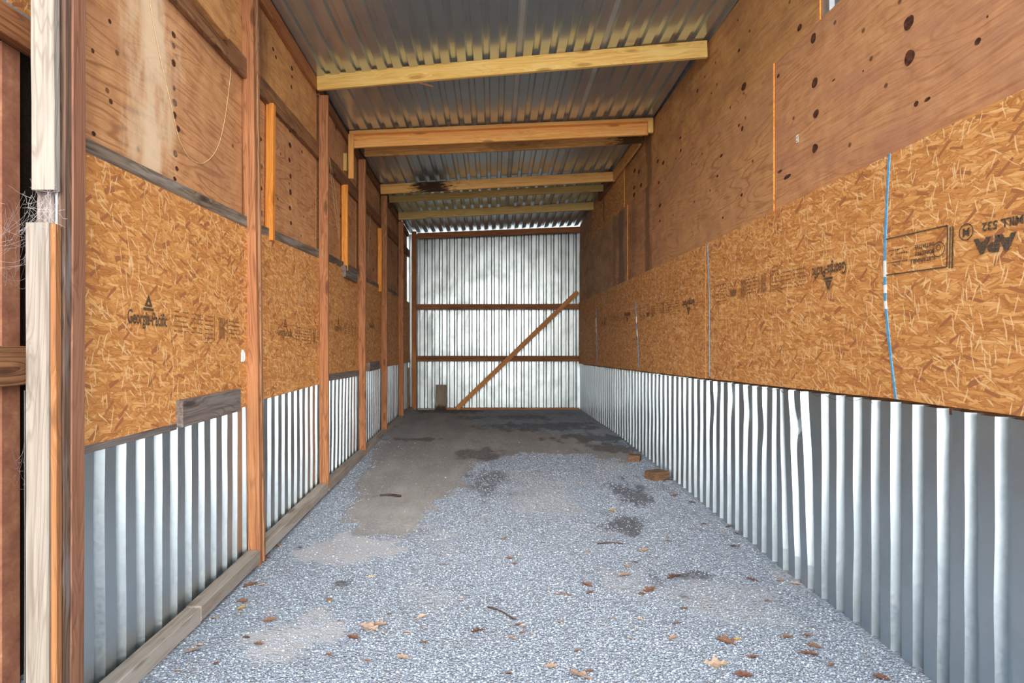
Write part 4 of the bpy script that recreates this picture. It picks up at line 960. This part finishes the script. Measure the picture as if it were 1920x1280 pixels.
def leaf_mesh(name, seed, lobes, wide, curl):
    rnd = random.Random(seed); n = 26; half = []
    for i in range(n + 1):
        t = i / n
        env = math.sin(math.pi * min(1, t ** .8)) ** .7
        w = wide * env * (1 + .38 * math.sin(t * math.pi * 2 * lobes + rnd.uniform(-.2, .2)) * (0 if lobes == 0 else 1)) + .006
        half.append((t - .5, max(.008, w)))
    verts, faces = [], []
    cA, cB = curl * rnd.uniform(.6, 1.2) * .55, rnd.uniform(-.5, .5) * curl * .4
    for i, (x, w) in enumerate(half):
        for k in range(-2, 3):
            y = w * k / 2 * (1 if k != 0 else 1); r = abs(k) / 2
            z = cA * (y * y) * 5 + cB * x * x * 1.6 + .03 * mnoise.noise((x * 5, y * 7, seed)) + .10 + (-.012 if k == 0 else 0)
            verts.append((x, y, z))
    for i in range(n):
        for k in range(4):
            p = i * 5 + k; faces.append((p, p + 1, p + 6, p + 5))
    b = len(verts)                                        # stalk
    for i in range(5):
        x = .5 + i * .05; z = verts[n * 5 + 2][2] + .01 * i
        verts += [(x, .006, z), (x, -.006, z), (x, 0, z + .010)]
    for i in range(4):
        for j in range(3): faces.append((b + i * 3 + j, b + i * 3 + (j + 1) % 3, b + i * 3 + 3 + (j + 1) % 3, b + i * 3 + 3 + j))
    zmin = min(v[2] for v in verts); verts = [(x, y, z - zmin) for x, y, z in verts]
    me = bpy.data.meshes.new(name); me.from_pydata(verts, [], faces); me.polygons.foreach_set('use_smooth', [True] * len(faces)); me.update(); return me
LEAFCOL = {'brown': rgb(132, 98, 78), 'tan': rgb(178, 154, 134), 'red': rgb(118, 82, 66), 'yellow': rgb(182, 150, 90), 'dark': rgb(80, 62, 54)}
def leaf_mat(nm, c):
    s = NT(nm + '_leaf'); v, co, r = s.obj()
    y = s.sep(co)[1]; rib = s.bw(s.math('ABSOLUTE', y), .02, .005)
    ve = s.bw(s.math('ABSOLUTE', s.math('SINE', s.math('ADD', s.math('MULTIPLY', s.sep(co)[0], 34), s.math('MULTIPLY', s.math('ABSOLUTE', y), -40)))), .2, .03)
    n = s.noise(v, 7.0, 5, .6)
    base = s.mix(s.bw(n, .35, .7), c, tuple(x * .62 for x in c[:3]) + (1,))
    base = s.mix(s.math('MULTIPLY', s.math('MAXIMUM', rib, s.math('MULTIPLY', ve, .5)), .45), base, tuple(min(1, x * 1.35) for x in c[:3]) + (1,))
    return s.finish(base, .7, bump=n, dist=.02, strength=.4)
LM = {k: leaf_mat(k, c) for k, c in LEAFCOL.items()}
protos = {}
def get_leaf(shape, colr):
    k = (shape, colr)
    if k not in protos:
        me = leaf_mesh('fallen_leaf', 10 + shape, [3.2, 0, 2.4, 3.8][shape], [.26, .22, .30, .22][shape], [.35, .8, .3, .5][shape]); me.materials.append(LM[colr])
        protos[k] = me
    return protos[k]
# (px, py, length in px, colour, shape, individual label or None)
LV = [(828, 1060, 16, 'tan', 2, None), (730, 1154, 10, 'brown', 1, None), (790, 1160, 20, 'tan', 1, None), (692, 1180, 34, 'tan', 2, 'large crumpled tan leaf beside a second pale one, lower half of the gravel'),
      (711, 1174, 26, 'tan', 0, None), (763, 1190, 16, 'tan', 1, None), (661, 1200, 26, 'red', 3, 'curled reddish leaf below the pair of large tan leaves'), (796, 1209, 18, 'brown', 3, None), (755, 1237, 24, 'tan', 0, None),
      (617, 1232, 16, 'brown', 1, None), (688, 1243, 12, 'brown', 3, None), (864, 1127, 12, 'tan', 1, None), (944, 1012, 14, 'tan', 2, None), (1018, 1021, 11, 'brown', 1, None), (964, 1060, 11, 'red', 1, None), (955, 1049, 13, 'brown', 3, None),
      (1104, 1037, 12, 'tan', 0, None), (1175, 1063, 14, 'tan', 2, None), (1191, 1056, 12, 'red', 1, None), (1169, 1081, 26, 'tan', 0, 'pale tan lobed leaf lying flat beside the long dark stain'),
      (1100, 1100, 22, 'red', 3, None), (1106, 1114, 16, 'brown', 0, None), (1031, 1109, 9, 'tan', 1, None), (1218, 1108, 26, 'brown', 2, 'brown leaf lying just under the long dark stain'), (1205, 1117, 18, 'red', 1, None), (1283, 1143, 14, 'brown', 0, None),
      (1270, 1172, 18, 'brown', 3, None), (1262, 1199, 22, 'tan', 2, None), (1264, 1084, 34, 'red', 3, 'big curled red-brown leaf at the dark stain by the metal wall'), (972, 1174, 14, 'red', 1, None), (980, 1176, 14, 'tan', 1, None), (965, 1164, 10, 'red', 1, None), (1050, 1170, 13, 'tan', 2, None), (980, 1189, 11, 'brown', 1, None),
      (960, 1200, 18, 'tan', 0, None), (897, 1187, 30, 'red', 3, 'curled orange-red leaf alone in the middle of the near gravel'), (999, 1192, 9, 'tan', 1, None), (1032, 1254, 24, 'tan', 0, 'pale lobed leaf just above the big broken one'), (1090, 1272, 44, 'tan', 2, 'biggest broken tan leaf at the near edge of the gravel'), (1105, 1263, 18, 'brown', 3, None), (953, 1266, 14, 'brown', 1, None),
      (1200, 1164, 16, 'tan', 3, None), (1152, 1164, 10, 'tan', 1, None), (1084, 1224, 14, 'brown', 3, None), (1208, 1034, 20, 'tan', 2, None), (1253, 1017, 12, 'brown', 1, None),
      (1475, 1197, 24, 'brown', 3, None), (1514, 1194, 16, 'red', 1, None), (1527, 1213, 22, 'brown', 0, None), (1517, 1229, 32, 'red', 3, 'long red-brown leaf close to the foot of the metal wall'), (1362, 1204, 36, 'brown', 2, 'wide brown leaf next to the small yellow one'), (1384, 1200, 14, 'yellow', 0, 'small yellow leaf touching the wide brown one'), (1342, 1249, 40, 'tan', 2, 'large tan leaf with upturned edge near the gravel front edge'),
      (1396, 1269, 34, 'red', 0, 'reddish lobed leaf at the front edge of the gravel by the metal wall'), (1411, 1089, 20, 'red', 3, None), (1411, 1234, 24, 'brown', 1, None), (1298, 943, 12, 'red', 2, None), (1376, 1027, 22, 'brown', 2, None), (1366, 990, 14, 'red', 1, None), (1381, 1003, 12, 'red', 3, None), (1322, 985, 14, 'brown', 0, None), (1465, 1089, 16, 'tan', 2, None), (1492, 1096, 18, 'tan', 1, None), (1510, 1082, 14, 'brown', 1, None),
      (470, 1100, 26, 'brown', 2, None), (490, 1101, 16, 'tan', 1, None), (452, 1143, 16, 'yellow', 0, None), (448, 1152, 14, 'tan', 1, None), (403, 1161, 14, 'tan', 2, None), (504, 1166, 26, 'brown', 3, None), (373, 1213, 14, 'tan', 1, None), (359, 1224, 26, 'tan', 2, 'grey-tan leaf close to the first bottom plate'), (484, 1211, 18, 'brown', 0, None), (462, 1198, 14, 'dark', 3, None), (405, 1248, 14, 'red', 1, None),
      (270, 1262, 16, 'tan', 0, None), (333, 1262, 14, 'tan', 1, None), (455, 1130, 18, 'brown', 2, None), (517, 1025, 22, 'brown', 3, None), (528, 997, 18, 'red', 2, None), (500, 1048, 14, 'red', 1, None), (295, 1226, 18, 'red', 3, None), (605, 918, 14, 'red', 2, None), (560, 1030, 12, 'brown', 1, None),
      (1148, 958, 14, 'yellow', 0, 'small yellow leaf at the dark stain in front of the wood offcuts'), (922, 851, 10, 'tan', 2, 'pale scrap of leaf on the dark earth in the middle of the shed'), (1010, 885, 9, 'brown', 1, None), (1090, 880, 9, 'brown', 1, None), (1245, 905, 10, 'tan', 0, None), (1265, 930, 14, 'brown', 2, None), (1652, 1274, 28, 'red', 2, 'reddish leaf at the near foot of the metal wall'), (1560, 1250, 16, 'brown', 1, None), (1440, 1130, 12, 'brown', 1, None), (1180, 1201, 12, 'tan', 1, None)]
GEN = {'brown': 'small dry brown leaf lying on grey gravel', 'tan': 'small dry pale tan leaf lying on grey gravel', 'red': 'small dry reddish leaf lying on grey gravel', 'yellow': 'small yellowish leaf on the gravel near the bottom plate', 'dark': 'small dark leaf on the gravel'}
for (px, py, lp, colr, sh, lb) in LV:
    g = on_ground(px, py); o = bpy.data.objects.new('fallen_leaf', get_leaf(sh, colr)); COL.objects.link(o)
    sc_ = lp * g.y / F / 1.0 * 1.05
    o.scale = (sc_, sc_, sc_); o.rotation_euler = (random.uniform(-.25, .25), random.uniform(-.2, .2), random.uniform(-.6, .6) + (math.pi if random.random() < .5 else 0))
    o.location = (g.x, g.y, floor_h(g.x, g.y) + .011)
    tag(o, lb or GEN[colr], 'leaf', 'dry leaves on the gravel' if lb else f'small {colr} leaves on the gravel')
for i, (px, py) in enumerate(((775, 840), (830, 828), (774, 854), (878, 828), (893, 833), (968, 838))):
    g = on_ground(px, py); o = bpy.data.objects.new('fallen_leaf', get_leaf(1, 'yellow')); COL.objects.link(o)
    o.scale = (.03, .03, .03); o.rotation_euler = (0, 0, random.uniform(0, 6)); o.location = (g.x, g.y, floor_h(g.x, g.y) + .008)
    tag(o, 'tiny yellow leaf bit on the dark packed earth', 'leaf', 'tiny yellow leaf bits on the earth')
for (a, b, lb, th) in (((1040, 1117), (1072, 1119), 'long thin reddish twig lying on the near gravel', .004), ((1120, 1022), (1168, 1022), 'pale thin twig on the gravel in front of the dark stain', .005), ((915, 1140), (962, 1163), 'dark thin twig in the middle of the near gravel', .005), ((712, 930), (752, 931), 'dark short stick on the packed earth', .010), ((1245, 902), (1262, 900), 'thin dark twig beside the nearer wood offcut', .006)):
    A, B = on_ground(*a), on_ground(*b); A.z = floor_h(A.x, A.y) + .011; B.z = floor_h(B.x, B.y) + .011
    mid = (A + B) / 2 + Vector((0, .015, .004))
    tube('twig', smooth_pts([A, mid, B], 6), th, LM['dark'] if 'dark' in lb else LM['brown'] if 'reddish' in lb else LM['tan'], label=lb, cat='twig', group='twigs on the floor')

# ================================================================= camera, light
cam = bpy.data.cameras.new('camera'); co_ = bpy.data.objects.new('camera', cam); COL.objects.link(co_)
cam.sensor_width = 36; cam.lens = F * 36 / 1920; co_.location = (0, 0, EYE); co_.rotation_euler = (math.pi / 2, 0, 0)
cam.shift_x = (960 - CX) / 1920; cam.shift_y = (CY - 640) / 1920; cam.clip_start = .05
scene.camera = co_
w = bpy.data.worlds.new('overcast'); scene.world = w; w.use_nodes = True; nt = w.node_tree; nt.nodes.clear()
ow = nt.nodes.new('ShaderNodeOutputWorld'); bg = nt.nodes.new('ShaderNodeBackground'); tc = nt.nodes.new('ShaderNodeTexCoord')
sp = nt.nodes.new('ShaderNodeSeparateXYZ'); nt.links.new(tc.outputs['Generated'], sp.inputs[0])
rp = nt.nodes.new('ShaderNodeValToRGB'); nt.links.new(sp.outputs[2], rp.inputs[0])
rp.color_ramp.elements[0].position = 0; rp.color_ramp.elements[0].color = (.95, .98, 1.0, 1)
rp.color_ramp.elements[1].position = .8; rp.color_ramp.elements[1].color = (.78, .88, 1.0, 1)
nt.links.new(rp.outputs[0], bg.inputs[0]); bg.inputs[1].default_value = .8; nt.links.new(bg.outputs[0], ow.inputs[0])
sun = bpy.data.lights.new('hazy_sun', 'SUN'); so_ = bpy.data.objects.new('hazy_sun', sun); COL.objects.link(so_)
sun.energy = 5.0; sun.angle = math.radians(80); sun.color = (1.0, .97, .92)
so_.rotation_euler = (math.radians(90 - 13), 0, math.radians(3)); so_.location = (0, -10, 6)
vs = scene.view_settings; vs.view_transform = 'Standard'; vs.look = 'None'; vs.gamma = 1.0; vs.use_curve_mapping = False
vs.exposure = 1.1
scene.cycles.max_bounces = 16; scene.cycles.diffuse_bounces = 12; scene.cycles.glossy_bounces = 10
